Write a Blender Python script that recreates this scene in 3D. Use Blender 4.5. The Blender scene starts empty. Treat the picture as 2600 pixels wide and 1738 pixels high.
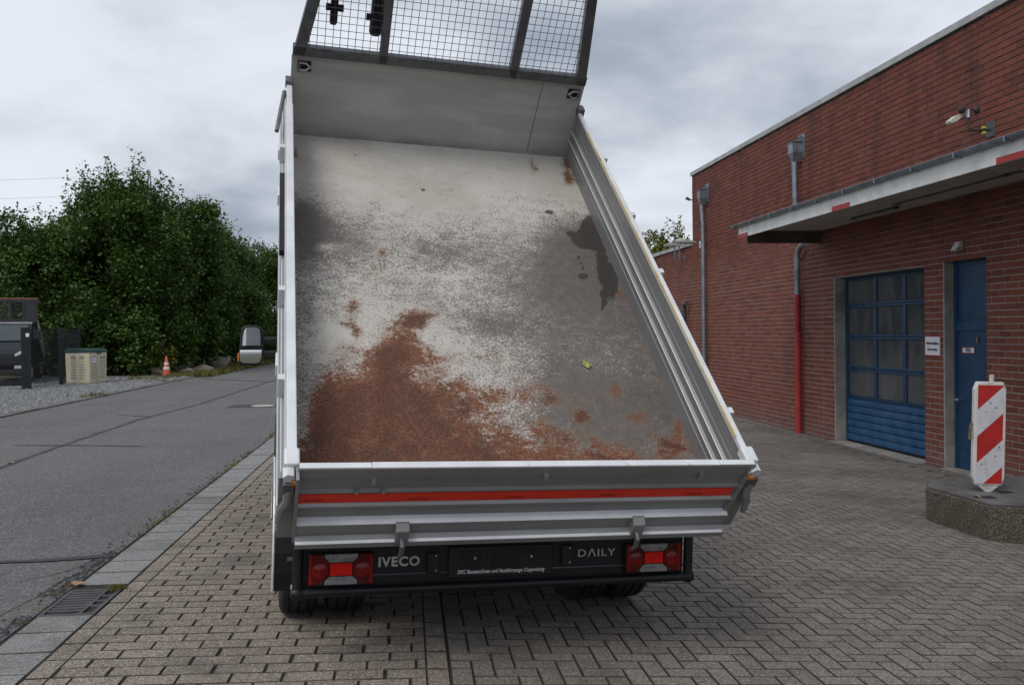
import bpy, bmesh, math, random
import numpy as np
from mathutils import Matrix, Vector, Euler

S = bpy.context.scene
COL = S.collection
random.seed(7)
RNG = np.random.default_rng(7)

# ------------------------------------------------------------------ camera
FPX, CX, CY, CAMZ = 2320.0, 1300.0, 869.0, 1.5
R_ = np.array([0.99346423, -0.11348887, -0.01221077])
U_ = np.array([0.01344599, 0.01012497, 0.99985834])
W_ = np.array([0.11334916, 0.99348768, -0.01158476])
cam = bpy.data.cameras.new("Camera")
cam.sensor_width = 36.0
cam.lens = FPX / 2600.0 * 36.0
cam.clip_start, cam.clip_end = 0.05, 2000.0
camo = bpy.data.objects.new("Camera", cam)
COL.objects.link(camo)
camo.matrix_world = Matrix(((R_[0], U_[0], -W_[0], 0), (R_[1], U_[1], -W_[1], 0), (R_[2], U_[2], -W_[2], CAMZ), (0, 0, 0, 1)))
S.camera = camo

# ------------------------------------------------------------------ sky, sun, exposure
SUN_EL, SUN_AZ = math.radians(52), math.radians(215)
world = bpy.data.worlds.new("World"); S.world = world; world.use_nodes = True
wn, wl = world.node_tree.nodes, world.node_tree.links
wn.clear()
w_out = wn.new("ShaderNodeOutputWorld"); w_bg = wn.new("ShaderNodeBackground"); w_sky = wn.new("ShaderNodeTexSky")
w_sky.sky_type = 'NISHITA'; w_sky.sun_disc = False
w_sky.sun_elevation = SUN_EL; w_sky.sun_rotation = SUN_AZ
w_sky.air_density = 1.0; w_sky.dust_density = 2.0
w_tc = wn.new("ShaderNodeTexCoord"); w_sep = wn.new("ShaderNodeSeparateXYZ"); wl.new(w_tc.outputs["Generated"], w_sep.inputs[0])
def wmath(op, a, b=None):
    n = wn.new("ShaderNodeMath"); n.operation = op
    for i, v in enumerate((a, b)):
        if v is None: continue
        if isinstance(v, (int, float)): n.inputs[i].default_value = v
        else: wl.new(v, n.inputs[i])
    return n.outputs[0]
zc = wmath('ADD', wmath('MAXIMUM', w_sep.outputs[2], 0.0), 0.28)
w_comb = wn.new("ShaderNodeCombineXYZ")
wl.new(wmath('DIVIDE', w_sep.outputs[0], zc), w_comb.inputs[0]); wl.new(wmath('DIVIDE', w_sep.outputs[1], zc), w_comb.inputs[1])
w_comb.inputs[2].default_value = 3.3
def wnoise(scale, detail, rough, dist=0.0):
    n = wn.new("ShaderNodeTexNoise"); n.inputs["Scale"].default_value = scale; n.inputs["Detail"].default_value = detail
    n.inputs["Roughness"].default_value = rough; n.inputs["Distortion"].default_value = dist
    wl.new(w_comb.outputs[0], n.inputs["Vector"]); return n.outputs["Fac"]
cl = wmath('ADD', wmath('MULTIPLY', wnoise(0.62, 3, 0.45, 0.2), 0.60), wmath('MULTIPLY', wnoise(1.9, 6, 0.52, 0.2), 0.40))
w_ramp = wn.new("ShaderNodeValToRGB"); wl.new(cl, w_ramp.inputs[0])
cr = w_ramp.color_ramp; cr.interpolation = 'EASE'
cr.elements[0].position = 0.39; cr.elements[0].color = (2.5, 2.85, 3.45, 1)
cr.elements[1].position = 0.58; cr.elements[1].color = (6.5, 6.85, 7.45, 1)
w_mix = wn.new("ShaderNodeMix"); w_mix.data_type = 'RGBA'; w_mix.inputs[0].default_value = 0.93
wl.new(w_sky.outputs[0], w_mix.inputs[6]); wl.new(w_ramp.outputs[0], w_mix.inputs[7])
wl.new(w_mix.outputs[2], w_bg.inputs[0]); w_bg.inputs[1].default_value = 0.085
wl.new(w_bg.outputs[0], w_out.inputs[0])
sun = bpy.data.lights.new("Sun", 'SUN'); sun.energy = 1.0; sun.angle = math.radians(25); sun.color = (1.0, 0.96, 0.9)
suno = bpy.data.objects.new("Sun", sun); COL.objects.link(suno)
sd = Vector((math.sin(SUN_AZ) * math.cos(SUN_EL), math.cos(SUN_AZ) * math.cos(SUN_EL), math.sin(SUN_EL)))
suno.rotation_euler = sd.to_track_quat('Z', 'Y').to_euler(); suno.location = (0, 0, 40)
S.view_settings.view_transform = 'Standard'; S.view_settings.look = 'None'
S.view_settings.exposure = 0.58; S.view_settings.gamma = 1.0; S.view_settings.use_curve_mapping = False
S.cycles.use_denoising = True
S.cycles.denoiser = 'OPENIMAGEDENOISE'
S.cycles.denoising_input_passes = 'RGB_ALBEDO_NORMAL'
S.cycles.denoising_prefilter = 'NONE'
S.cycles.use_adaptive_sampling = False
S.cycles.sample_clamp_indirect = 4.0
S.cycles.max_bounces = 8

# ------------------------------------------------------------------ pixel helpers (a pixel gives a direction only)
def ray(px):
    v = W_ + R_ * (px[0] - CX) / FPX - U_ * (px[1] - CY) / FPX
    return v / np.linalg.norm(v)
def on_z(px, z):
    v = ray(px); p = v * ((z - CAMZ) / v[2]); return np.array([p[0], p[1], z])
def on_x(px, x):
    v = ray(px); p = v * (x / v[0]); return np.array([x, p[1], p[2] + CAMZ])
def on_y(px, y):
    v = ray(px); p = v * (y / v[1]); return np.array([p[0], y, p[2] + CAMZ])
def proj(P):
    q = np.asarray(P, float) - np.array([0, 0, CAMZ]); d = q @ W_
    return CX + FPX * (q @ R_) / d, CY - FPX * (q @ U_) / d, d
GX = [-60, -8, -2.0, -1.6, 0.1, 2.5, 5.0, 7.22, 60]; GZ = [0, 0, 0, -0.003, -0.05, -0.185, -0.33, -0.44, -0.44]
def gz(x): return float(np.interp(x, GX, GZ))
def gslope(x): return (gz(x + .05) - gz(x - .05)) / .1

# ------------------------------------------------------------------ node / material helpers
class NT:
    def __init__(s, name):
        s.m = bpy.data.materials.new(name); s.m.use_nodes = True
        s.n, s.l = s.m.node_tree.nodes, s.m.node_tree.links
        s.b = s.n["Principled BSDF"]
    def put(s, sock, v):
        if v is None: return
        if hasattr(v, "links"): s.l.new(v, sock)
        elif isinstance(v, (tuple, list)): sock.default_value = tuple(v) + ((1,) if len(v) == 3 and sock.type == 'RGBA' else ())
        else: sock.default_value = v
    def set(s, **k):
        for key, v in k.items(): s.put(s.b.inputs[{'col': 'Base Color', 'rough': 'Roughness', 'metal': 'Metallic', 'spec': 'Specular IOR Level', 'alpha': 'Alpha', 'trans': 'Transmission Weight', 'normal': 'Normal', 'coat': 'Coat Weight', 'coatr': 'Coat Roughness', 'sub': 'Subsurface Weight'}[key]], v)
    def math(s, op, a, b=0.0, clamp=False):
        n = s.n.new("ShaderNodeMath"); n.operation = op; n.use_clamp = clamp
        s.put(n.inputs[0], a); s.put(n.inputs[1], b); return n.outputs[0]
    def pos(s): return s.n.new("ShaderNodeNewGeometry").outputs["Position"]
    def obj(s): return s.n.new("ShaderNodeTexCoord").outputs["Object"]
    def scale(s, v, sc):
        n = s.n.new("ShaderNodeMapping"); s.put(n.inputs[0], v); n.inputs["Scale"].default_value = sc; return n.outputs[0]
    def rot(s, v, a, sc):
        n = s.n.new("ShaderNodeMapping"); s.put(n.inputs[0], v); n.inputs["Rotation"].default_value = (0, 0, a); n2 = s.n.new("ShaderNodeMapping"); s.l.new(n.outputs[0], n2.inputs[0]); n2.inputs["Scale"].default_value = sc; return n2.outputs[0]
    def noise(s, v, sc, det=3, rough=.55, dist=0, out="Fac"):
        n = s.n.new("ShaderNodeTexNoise"); s.put(n.inputs["Vector"], v); n.inputs["Scale"].default_value = sc
        n.inputs["Detail"].default_value = det; n.inputs["Roughness"].default_value = rough; n.inputs["Distortion"].default_value = dist
        return n.outputs[out]
    def vor(s, v, sc, out="Distance", feat='F1'):
        n = s.n.new("ShaderNodeTexVoronoi"); n.feature = feat; s.put(n.inputs["Vector"], v); n.inputs["Scale"].default_value = sc
        return n.outputs[out]
    def rnd(s):
        g = s.n.new("ShaderNodeNewGeometry").outputs["Random Per Island"]; o = s.n.new("ShaderNodeObjectInfo").outputs["Random"]
        return s.math('FRACT', s.math('ADD', g, s.math('MULTIPLY', o, 7.31)))
    def ss(s, v, a, b):
        n = s.n.new("ShaderNodeMapRange"); n.interpolation_type = 'SMOOTHSTEP'; s.put(n.inputs[0], v)
        n.inputs[1].default_value = a; n.inputs[2].default_value = b; return n.outputs[0]
    def lin(s, v, a, b, c=0., d=1.):
        n = s.n.new("ShaderNodeMapRange"); s.put(n.inputs[0], v)
        for i, x in enumerate((a, b, c, d)): n.inputs[i + 1].default_value = x
        return n.outputs[0]
    def mix(s, f, a, b, mode='MIX'):
        n = s.n.new("ShaderNodeMix"); n.data_type = 'RGBA'; n.blend_type = mode
        s.put(n.inputs[0], f); s.put(n.inputs[6], a); s.put(n.inputs[7], b); return n.outputs[2]
    def ramp(s, v, stops):
        n = s.n.new("ShaderNodeValToRGB"); s.put(n.inputs[0], v); e = n.color_ramp.elements
        while len(e) < len(stops): e.new(.5)
        for x, (p, c) in zip(e, stops): x.position = p; x.color = tuple(c) + (1,)
        return n.outputs[0]
    def attr(s, name):
        n = s.n.new("ShaderNodeAttribute"); n.attribute_name = name; return n.outputs["Fac"]
    def sep(s, v):
        n = s.n.new("ShaderNodeSeparateXYZ"); s.put(n.inputs[0], v); return n.outputs
    def bump(s, h, strength=.3, dist=.01, nrm=None):
        n = s.n.new("ShaderNodeBump"); n.inputs["Strength"].default_value = strength; n.inputs["Distance"].default_value = dist
        s.put(n.inputs["Height"], h)
        if nrm is not None: s.put(n.inputs["Normal"], nrm)
        return n.outputs[0]
MATS = {}
def M(name, col=(.5, .5, .5), rough=.6, metal=0., spec=.5, var=.18, vs=4., bump=0., bs=60., bd=.004, world_=True, rv=.1, dirt=None, dirt_amt=.35, dirt_s=3.):
    """plain surface with tone mottling, uneven roughness, optional dirt and fine relief"""
    if name in MATS: return MATS[name]
    t = NT(name); p = t.pos() if world_ else t.obj()
    n1 = t.noise(p, vs, 5, .6)
    lo = tuple(c * (1 - var) for c in col); hi = tuple(min(1, c * (1 + var)) for c in col)
    c = t.mix(t.ss(n1, .3, .7), lo, hi)
    if dirt is not None:
        c = t.mix(t.math('MULTIPLY', t.ss(t.noise(p, dirt_s, 6, .65), .48, .72), dirt_amt), c, dirt)
    t.set(col=c, rough=t.lin(t.noise(p, vs * 2.3, 4), .3, .7, max(.02, rough - rv), min(1, rough + rv)), metal=metal, spec=spec)
    if bump: t.set(normal=t.bump(t.noise(p, bs, 4, .6), bump, bd))
    MATS[name] = t.m; return t.m

# ------------------------------------------------------------------ mesh helpers
class MB:
    def __init__(s): s.v, s.f = [], []
    def add(s, vs, fs):
        o = len(s.v); s.v += [tuple(map(float, v)) for v in vs]; s.f += [tuple(i + o for i in f) for f in fs]; return s
    def box(s, x0, x1, y0, y1, z0, z1):
        return s.add([(x0, y0, z0), (x1, y0, z0), (x1, y1, z0), (x0, y1, z0), (x0, y0, z1), (x1, y0, z1), (x1, y1, z1), (x0, y1, z1)],
                     [(0, 3, 2, 1), (4, 5, 6, 7), (0, 1, 5, 4), (1, 2, 6, 5), (2, 3, 7, 6), (3, 0, 4, 7)])
    def prism(s, prof, axis, a, b, taper=None):
        """polygon prof (2-D) extruded along axis from a to b; axis x: prof=(y,z), y: (x,z), z: (x,y)"""
        def P(q, t):
            return (t, q[0], q[1]) if axis == 'x' else (q[0], t, q[1]) if axis == 'y' else (q[0], q[1], t)
        n = len(prof); vs = [P(q, a(q) if callable(a) else a) for q in prof] + [P(q, b(q) if callable(b) else b) for q in (taper or prof)]
        return s.add(vs, [tuple(range(n))[::-1], tuple(range(n, 2 * n))] + [(i, (i + 1) % n, (i + 1) % n + n, i + n) for i in range(n)])
    def cyl(s, p0, p1, r0, r1=None, n=12, cap=True):
        p0, p1 = Vector(p0), Vector(p1); r1 = r0 if r1 is None else r1
        d = (p1 - p0).normalized(); a = d.orthogonal().normalized(); b = d.cross(a)
        vs = []
        for p, r in ((p0, r0), (p1, r1)):
            for i in range(n):
                t = 2 * math.pi * i / n; vs.append(p + (a * math.cos(t) + b * math.sin(t)) * r)
        fs = [(i, (i + 1) % n, (i + 1) % n + n, i + n) for i in range(n)]
        if cap: fs += [tuple(range(n))[::-1], tuple(range(n, 2 * n))]
        return s.add(vs, fs)
    def tube(s, pts, r, n=8):
        pts = [Vector(p) for p in pts]; rr = r if isinstance(r, (list, tuple)) else [r] * len(pts)
        vs, fs = [], []; a = None
        for k, p in enumerate(pts):
            d = (pts[min(k + 1, len(pts) - 1)] - pts[max(k - 1, 0)]).normalized()
            a = d.orthogonal().normalized() if a is None else (a - d * a.dot(d)).normalized()
            b = d.cross(a)
            for i in range(n):
                t = 2 * math.pi * i / n; vs.append(p + (a * math.cos(t) + b * math.sin(t)) * rr[k])
        for k in range(len(pts) - 1):
            fs += [(k * n + i, k * n + (i + 1) % n, (k + 1) * n + (i + 1) % n, (k + 1) * n + i) for i in range(n)]
        fs += [tuple(range(n))[::-1], tuple(range((len(pts) - 1) * n, len(pts) * n))]
        return s.add(vs, fs)
    def lathe(s, prof, axis='z', c=(0, 0, 0), n=32):
        """prof: list of (radius, height) revolved about axis through c"""
        vs, fs = [], []; m = len(prof)
        for i in range(n):
            t = 2 * math.pi * i / n
            for r, h in prof:
                x, y = r * math.cos(t), r * math.sin(t)
                vs.append({'z': (c[0] + x, c[1] + y, c[2] + h), 'x': (c[0] + h, c[1] + x, c[2] + y), 'y': (c[0] + x, c[1] + h, c[2] + y)}[axis])
        for i in range(n):
            j = (i + 1) % n
            fs += [(i * m + k, j * m + k, j * m + k + 1, i * m + k + 1) for k in range(m - 1)]
        return s.add(vs, fs)
    def mesh(s, name, recalc=True):
        me = bpy.data.meshes.new(name); me.from_pydata(s.v, [], s.f); me.update()
        if recalc:
            bm = bmesh.new(); bm.from_mesh(me); bmesh.ops.recalc_face_normals(bm, faces=bm.faces); bm.to_mesh(me); bm.free()
        return me
    def build(s, name, mat, parent=None, mtx=None, smooth=False, bevel=0., recalc=True, seg=2):
        me = s.mesh(name, recalc)
        return link(name, me, mat, parent, mtx, smooth, bevel, seg)
def link(name, me, mat, parent=None, mtx=None, smooth=False, bevel=0., seg=2):
    if mat is not None and not me.materials: me.materials.append(MATS[mat] if isinstance(mat, str) else mat)
    o = bpy.data.objects.new(name, me); COL.objects.link(o)
    if smooth:
        me.shade_smooth() if hasattr(me, "shade_smooth") else None
        if smooth == 'auto':
            me.set_sharp_from_angle(angle=math.radians(35))
    if parent is not None: o.parent = parent
    if mtx is not None: o.matrix_local = mtx
    if bevel:
        b = o.modifiers.new("Bevel", 'BEVEL'); b.width = bevel; b.segments = seg; b.limit_method = 'ANGLE'; b.angle_limit = math.radians(40)
    return o
def empty(name, loc=(0, 0, 0), rot=(0, 0, 0)):
    o = bpy.data.objects.new(name, None); COL.objects.link(o); o.location = loc; o.rotation_euler = rot; o.empty_display_size = .2; return o
def tag(o, label, cat, group=None):
    o["label"] = label; o["category"] = cat
    if group: o["group"] = group
    return o
def structure(o): o["kind"] = "structure"; return o
def stuff(o): o["kind"] = "stuff"; return o
def text(name, body, mat, parent, mtx, size=.1, extrude=.0015, shear=0., bold=0., align='LEFT', width=None, space=1.0):
    cu = bpy.data.curves.new(name, 'FONT'); cu.body = body; cu.size = size; cu.extrude = extrude; cu.shear = shear; cu.offset = bold; cu.align_x = align; cu.space_character = space
    cu.resolution_u = 3
    tmp = bpy.data.objects.new(name + "_tmp", cu); COL.objects.link(tmp)
    dg = bpy.context.evaluated_depsgraph_get(); me = bpy.data.meshes.new_from_object(tmp.evaluated_get(dg))
    bpy.data.objects.remove(tmp); bpy.data.curves.remove(cu)
    if width:
        xs = np.empty(len(me.vertices) * 3); me.vertices.foreach_get("co", xs); xs = xs.reshape(-1, 3)
        xs[:, 0] *= width / (xs[:, 0].max() - xs[:, 0].min()); me.vertices.foreach_set("co", xs.ravel()); me.update()
    me.materials.clear()
    return link(name, me, mat, parent, mtx)
def basis(o, x, y, z):
    return Matrix(((x[0], y[0], z[0], o[0]), (x[1], y[1], z[1], o[1]), (x[2], y[2], z[2], o[2]), (0, 0, 0, 1)))
I4 = Matrix.Identity(4)

# ------------------------------------------------------------------ special materials
def mat_asphalt():
    t = NT("asphalt"); p = t.pos()
    big = t.noise(p, .55, 4, .6); fine = t.noise(p, 42, 7, .88); mid = t.noise(p, 14, 6, .75)
    c = t.mix(t.ss(big, .35, .65), (.10, .099, .098), (.125, .123, .121))
    c = t.mix(t.math('MULTIPLY', t.ss(mid, .55, .75), .4), c, (.058, .058, .060))
    va = t.sep(t.vor(p, 85, 'Color')); c = t.mix(t.math('MULTIPLY', t.ss(va[0], .78, .88), .8), c, (.27, .265, .26)); c = t.mix(t.math('MULTIPLY', t.ss(va[1], .72, .82), .7), c, (.032, .032, .033))
    c = t.mix(t.math('MULTIPLY', t.ss(fine, .54, .66), .5), c, (.22, .215, .21)); c = t.mix(t.math('MULTIPLY', t.ss(fine, .47, .36), .9), c, (.024, .024, .025))
    tr = t.ss(t.noise(t.scale(p, (1.1, .045, 1)), 1.0, 3, .5, .3), .42, .60); c = t.mix(t.math('MULTIPLY', tr, .22), c, (.15, .148, .145))
    c = t.mix(t.math('MULTIPLY', t.ss(t.noise(p, .9, 7, .7, .8), .56, .66), .22), c, (.045, .045, .046))
    t.set(col=c, rough=.88, normal=t.bump(t.noise(p, 190, 3, .7), .7, .006)); MATS["asphalt"] = t.m
mat_asphalt()
def mat_paver(name, a, b, speck, dark):
    t = NT(name); p = t.pos(); r = t.rnd()
    c = t.mix(r, a, b)
    f = t.noise(p, 105, 4, .85); f2 = t.noise(t.scale(p, (1, 1, 1)), 70, 5, .8)
    vc = t.sep(t.vor(p, 165, 'Color')); c = t.mix(t.math('MULTIPLY', t.ss(vc[0], .74, .84), .75), c, speck); c = t.mix(t.math('MULTIPLY', t.ss(vc[1], .74, .82), .7), c, dark)
    c = t.mix(t.math('MULTIPLY', t.ss(f2, .48, .39), .55), c, dark); c = t.mix(t.math('MULTIPLY', t.ss(f, .54, .62), .4), c, speck)
    st = t.ss(t.noise(p, 1.3, 6, .65), .48, .70)
    st = t.math('ADD', st, t.math('MULTIPLY', t.ss(t.noise(p, .55, 6, .7), .42, .62), t.ss(t.sep(p)[0], 2.2, 5.0)), True)
    c = t.mix(t.math('MULTIPLY', st, .5), c, (.062, .058, .052))
    t.set(col=c, rough=.9, spec=.3, normal=t.bump(t.noise(p, 160, 3, .7), .6, .004)); MATS[name] = t.m
mat_paver("paver_side", (.19, .160, .133), (.265, .226, .190), (.50, .44, .37), (.065, .053, .043))
mat_paver("paver_yard", (.155, .139, .122), (.225, .203, .180), (.38, .345, .305), (.055, .049, .042))
mat_paver("gutter_slab", (.215, .213, .210), (.265, .262, .258), (.38, .375, .37), (.085, .084, .082))
M("joint_dark", (.024, .021, .017), .95, var=.4, vs=20, bump=.5, bs=120)
M("joint_dirt", (.062, .054, .044), .95, var=.4, vs=25)
M("tar", (.034, .034, .037), .7, var=.2, bump=.3, bs=100)
M("moss_soil", (.05, .055, .02), .95, var=.5, vs=30)
def mat_gravel():
    t = NT("gravel"); p = t.pos()
    v = t.vor(p, 24, "Color"); d = t.vor(p, 24, "Distance")
    g = t.sep(v)[0]
    c = t.mix(g, (.19, .193, .20), (.29, .295, .305))
    c = t.mix(t.math('MULTIPLY', t.ss(t.noise(p, .8, 5), .48, .7), .5), c, (.20, .17, .13))
    c = t.mix(t.ss(d, .32, .6), c, (.07, .07, .072))
    t.set(col=c, rough=.9, normal=t.bump(t.math('SUBTRACT', 1., d), .9, .03)); MATS["gravel"] = t.m
mat_gravel()
def mat_soil():
    t = NT("verge_soil"); p = t.pos()
    c = t.mix(t.ss(t.noise(p, 1.2, 6, .6), .4, .62), (.05, .042, .026), (.055, .07, .022))
    c = t.mix(t.ss(t.noise(p, 40, 4), .55, .7), c, (.12, .095, .05))
    t.set(col=c, rough=.95, normal=t.bump(t.noise(p, 30, 5), .8, .04)); MATS["verge_soil"] = t.m
mat_soil()
def mat_brick():
    t = NT("brick"); p = t.pos(); r = t.rnd()
    c = t.ramp(r, [(0, (.142, .043, .028)), (.3, (.175, .051, .032)), (.75, (.212, .063, .038)), (1, (.182, .061, .042))])
    c = t.mix(t.math('MULTIPLY', t.ss(t.noise(p, 60, 4, .7), .5, .75), .35), c, (.07, .026, .022))
    st = t.noise(t.scale(p, (1, 1.6, .22)), 1.1, 6, .6)
    hi = t.ss(t.sep(p)[2], 1.8, 5.2)
    c = t.mix(t.math('MULTIPLY', t.ss(st, .46, .70), t.math('MULTIPLY', t.math('ADD', hi, .35), .38)), c, (.042, .026, .025))
    low = t.math('MULTIPLY', t.ss(t.sep(p)[2], .05, -.42), .45)
    c = t.mix(low, c, (.17, .105, .095))
    t.set(col=c, rough=.8, spec=.35, normal=t.bump(t.noise(p, 90, 4, .65), .5, .004)); MATS["brick"] = t.m
mat_brick()
def mat_mortar():
    t = NT("mortar"); p = t.pos()
    z = t.math('ADD', t.sep(p)[2], t.math('MULTIPLY', t.math('SUBTRACT', t.noise(p, .7, 5, .65), .5), 2.4))
    f = t.ss(z, 2.5, 3.7)
    f = t.math('SUBTRACT', f, t.math('MULTIPLY', t.ss(t.noise(p, 5, 5, .7), .60, .68), .7), True)
    c = t.mix(f, (.33, .295, .27), (.04, .034, .032))
    c = t.mix(t.math('MULTIPLY', t.ss(t.noise(p, 25, 4), .4, .7), .4), c, (.14, .12, .11))
    t.set(col=c, rough=.95, spec=.2, normal=t.bump(t.noise(p, 150, 3), .5, .003)); MATS["mortar"] = t.m
mat_mortar()
def mat_leaf(name, a, b, c3):
    t = NT(name); r = t.rnd()
    c = t.ramp(r, [(0, a), (.6, b), (.93, b), (1, c3)])
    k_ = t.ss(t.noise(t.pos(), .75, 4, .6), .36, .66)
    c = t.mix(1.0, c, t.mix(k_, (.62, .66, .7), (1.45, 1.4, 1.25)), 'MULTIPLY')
    t.set(col=c, rough=.5, spec=.35)
    tr = t.n.new("ShaderNodeBsdfTranslucent"); t.put(tr.inputs[0], t.mix(.5, c, (.10, .16, .02)))
    mx = t.n.new("ShaderNodeMixShader"); mx.inputs[0].default_value = .22
    t.l.new(t.b.outputs[0], mx.inputs[1]); t.l.new(tr.outputs[0], mx.inputs[2]); t.l.new(mx.outputs[0], t.n["Material Output"].inputs[0])
    MATS[name] = t.m
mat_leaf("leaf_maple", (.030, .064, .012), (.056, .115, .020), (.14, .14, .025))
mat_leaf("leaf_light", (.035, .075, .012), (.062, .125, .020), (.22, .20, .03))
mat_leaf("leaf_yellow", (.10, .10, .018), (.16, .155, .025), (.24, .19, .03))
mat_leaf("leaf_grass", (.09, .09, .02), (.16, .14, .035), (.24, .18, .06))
M("bark", (.026, .022, .017), .9, var=.4, vs=8, bump=.8, bs=25, bd=.02)
M("concrete", (.30, .285, .26), .9, var=.2, vs=3, bump=.35, bs=90, dirt=(.10, .09, .075), dirt_amt=.6, dirt_s=2.2)
M("coping_metal", (.42, .42, .41), .55, .2, var=.15, dirt=(.2, .19, .17), dirt_amt=.5)
M("zinc", (.26, .29, .32), .45, .75, var=.25, vs=6, dirt=(.14, .15, .16), dirt_amt=.5)
M("zinc_dark", (.10, .105, .115), .5, .5, var=.25)
M("red_paint", (.36, .03, .028), .55, var=.2, dirt=(.12, .02, .02), dirt_amt=.5)
M("white_paint", (.72, .72, .70), .55, var=.08, dirt=(.34, .32, .29), dirt_amt=.45, dirt_s=2.5)
M("soffit", (.42, .40, .37), .7, var=.12, dirt=(.22, .20, .17), dirt_amt=.5)
M("red_mark", (.42, .02, .022), .5, var=.1)
M("steel_brown", (.13, .105, .09), .7, .2, var=.25, dirt=(.30, .22, .14), dirt_amt=.4)
M("blue_door", (.006, .044, .108), .42, var=.2, dirt=(.022, .055, .095), dirt_amt=.5, dirt_s=5)
M("blue_slat", (.012, .072, .175), .5, var=.2, dirt=(.05, .10, .16), dirt_amt=.6, dirt_s=4)
M("black_gap", (.012, .012, .013), .8)
M("steel", (.45, .45, .46), .32, .9, var=.15)
M("brass", (.32, .25, .12), .4, .8, var=.3)
M("sign_white", (.72, .73, .76), .45, var=.05)
M("ink", (.03, .03, .035), .6, var=.05)
M("sign_red", (.45, .03, .03), .5)
def mat_pane():
    t = NT("milky_pane"); p = t.pos()
    s_ = t.noise(t.scale(p, (1, 2.2, .7)), 1.5, 5, .6, .8)
    c = t.mix(t.ss(s_, .35, .75), (.060, .066, .072), (.105, .108, .112))
    t.set(col=c, rough=t.lin(s_, .3, .7, .10, .24), spec=.6, normal=t.bump(t.noise(p, 2.5, 3), .12, .05)); MATS["milky_pane"] = t.m
mat_pane()

# ------------------------------------------------------------------ ground sheets
def sheet(name, xs, ys, mat, dz=0., zf=gz, jitter=None):
    b = MB(); nx = len(xs)
    for j, y in enumerate(ys):
        for i, x in enumerate(xs): b.v.append((x, y, zf(x) + dz))
    for j in range(len(ys) - 1):
        for i in range(nx - 1): b.f.append((j * nx + i, j * nx + i + 1, (j + 1) * nx + i + 1, (j + 1) * nx + i))
    return structure(b.build(name, mat, recalc=False))
ground = sheet("ground", [-600, 600], [-100, 900], "verge_soil", -.62, zf=lambda x: 0.)
road = sheet("road", [-7.62, -5, -2.02], [-6, 0, 10, 20, 34, 60, 160], "asphalt")
verge = sheet("verge", [-60, -20, -7.1], [34, 60, 160], "verge_soil", .012, zf=lambda x: 0.)
gravel = sheet("gravel_yard", [-45, -20, -7.78], [-6, 10, 20, 36], "gravel", .02, zf=lambda x: 0.)
sidewalk = sheet("sidewalk", [-2.04, -1.6, .13], [-3, 10, 40, 160], "joint_dark", -.0055)
yard = sheet("paved_yard", [.13, 2.5, 5, 7.24], [-3, 10, 40], "joint_dark", -.0055)

# painted/poured tar seams on the road, each a thin strip of real width
def strip(name, pts, w, mat, parent, dz=.004, seed=0):
    rr = random.Random(seed); b = MB(); dense = []
    for (a, c) in zip(pts[:-1], pts[1:]):
        n = max(2, int(math.dist(a, c) / .25))
        for k in range(n):
            f = k / n; dense.append((a[0] + (c[0] - a[0]) * f + rr.uniform(-.018, .018), a[1] + (c[1] - a[1]) * f))
    dense.append(pts[-1])
    for k, p in enumerate(dense):
        q0, q1 = dense[max(0, k - 1)], dense[min(len(dense) - 1, k + 1)]
        d = Vector((q1[0] - q0[0], q1[1] - q0[1])).normalized(); ww = w * rr.uniform(.65, 1.25) / 2
        b.v += [(p[0] - d.y * ww, p[1] + d.x * ww, dz), (p[0] + d.y * ww, p[1] - d.x * ww, dz)]
    b.f = [(2 * k, 2 * k + 1, 2 * k + 3, 2 * k + 2) for k in range(len(dense) - 1)]
    return b.build(name, mat, parent, recalc=False)
strip("tar_seam", [(-4.66, 4), (-4.70, 11.2), (-4.78, 13.3), (-4.84, 17.1), (-4.55, 20.7), (-4.4, 31), (-4.3, 60)], .085, "tar", road, .004, 1)
strip("tar_seam", [(-5.48, 13.42), (-4.6, 13.25), (-3.62, 12.93)], .05, "tar", road, .008, 2)
strip("tar_seam", [(-4.2, 6.45), (-2.73, 6.44), (-2.45, 6.44), (-2.03, 6.5)], .075, "tar", road, .008, 3)
strip("tar_seam", [(-5.54, 18.25), (-4.79, 17.65)], .045, "tar", road, .008, 4)
strip("tar_seam", [(-7.12, 32.6), (-4.16, 29.5), (-2.1, 29.0)], .09, "tar", road, .008, 5)
strip("tar_seam", [(-7.24, 21.1), (-2.9, 19.95)], .022, "tar", road, .008, 6)
# crumbled asphalt edge and grit
def chips(name, gen, n, s0, s1, mat, parent=None, label=None, cat=None):
    b = MB()
    for _ in range(n):
        x, y = gen(); z = gz(x); k = random.randint(3, 5); a0 = random.uniform(0, 6.28); sz = random.uniform(s0, s1); h = sz * random.uniform(.25, .6)
        ring = [(x + math.cos(a0 + i * 6.283 / k) * sz * random.uniform(.6, 1.2), y + math.sin(a0 + i * 6.283 / k) * sz * random.uniform(.6, 1.2)) for i in range(k)]
        b.add([(p[0], p[1], z - .004) for p in ring] + [(x, y, z + h)], [(i, (i + 1) % k, k) for i in range(k)])
    o = stuff(b.build(name, mat, parent, recalc=False))
    if label: tag(o, label, cat)
    return o
chips("crumbled_edge", lambda: (-2.03 - abs(random.gauss(0, .055)), random.choice([random.uniform(3.3, 5.2), random.uniform(5.55, 6.6), random.uniform(3.3, 16)])), 900, .006, .03, "tar", road)
strip("crack", [(-2.10, 3.2), (-2.16, 3.9), (-2.12, 4.6), (-2.2, 5.2), (-2.12, 5.9), (-2.04, 6.4)], .008, "joint_dark", road, .005, 31)
strip("crack", [(-2.4, 5.9), (-2.24, 6.05), (-2.14, 6.3), (-2.05, 6.75)], .007, "joint_dark", road, .006, 32)
M("grit", (.26, .23, .18), .9, var=.6, vs=60)
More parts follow.
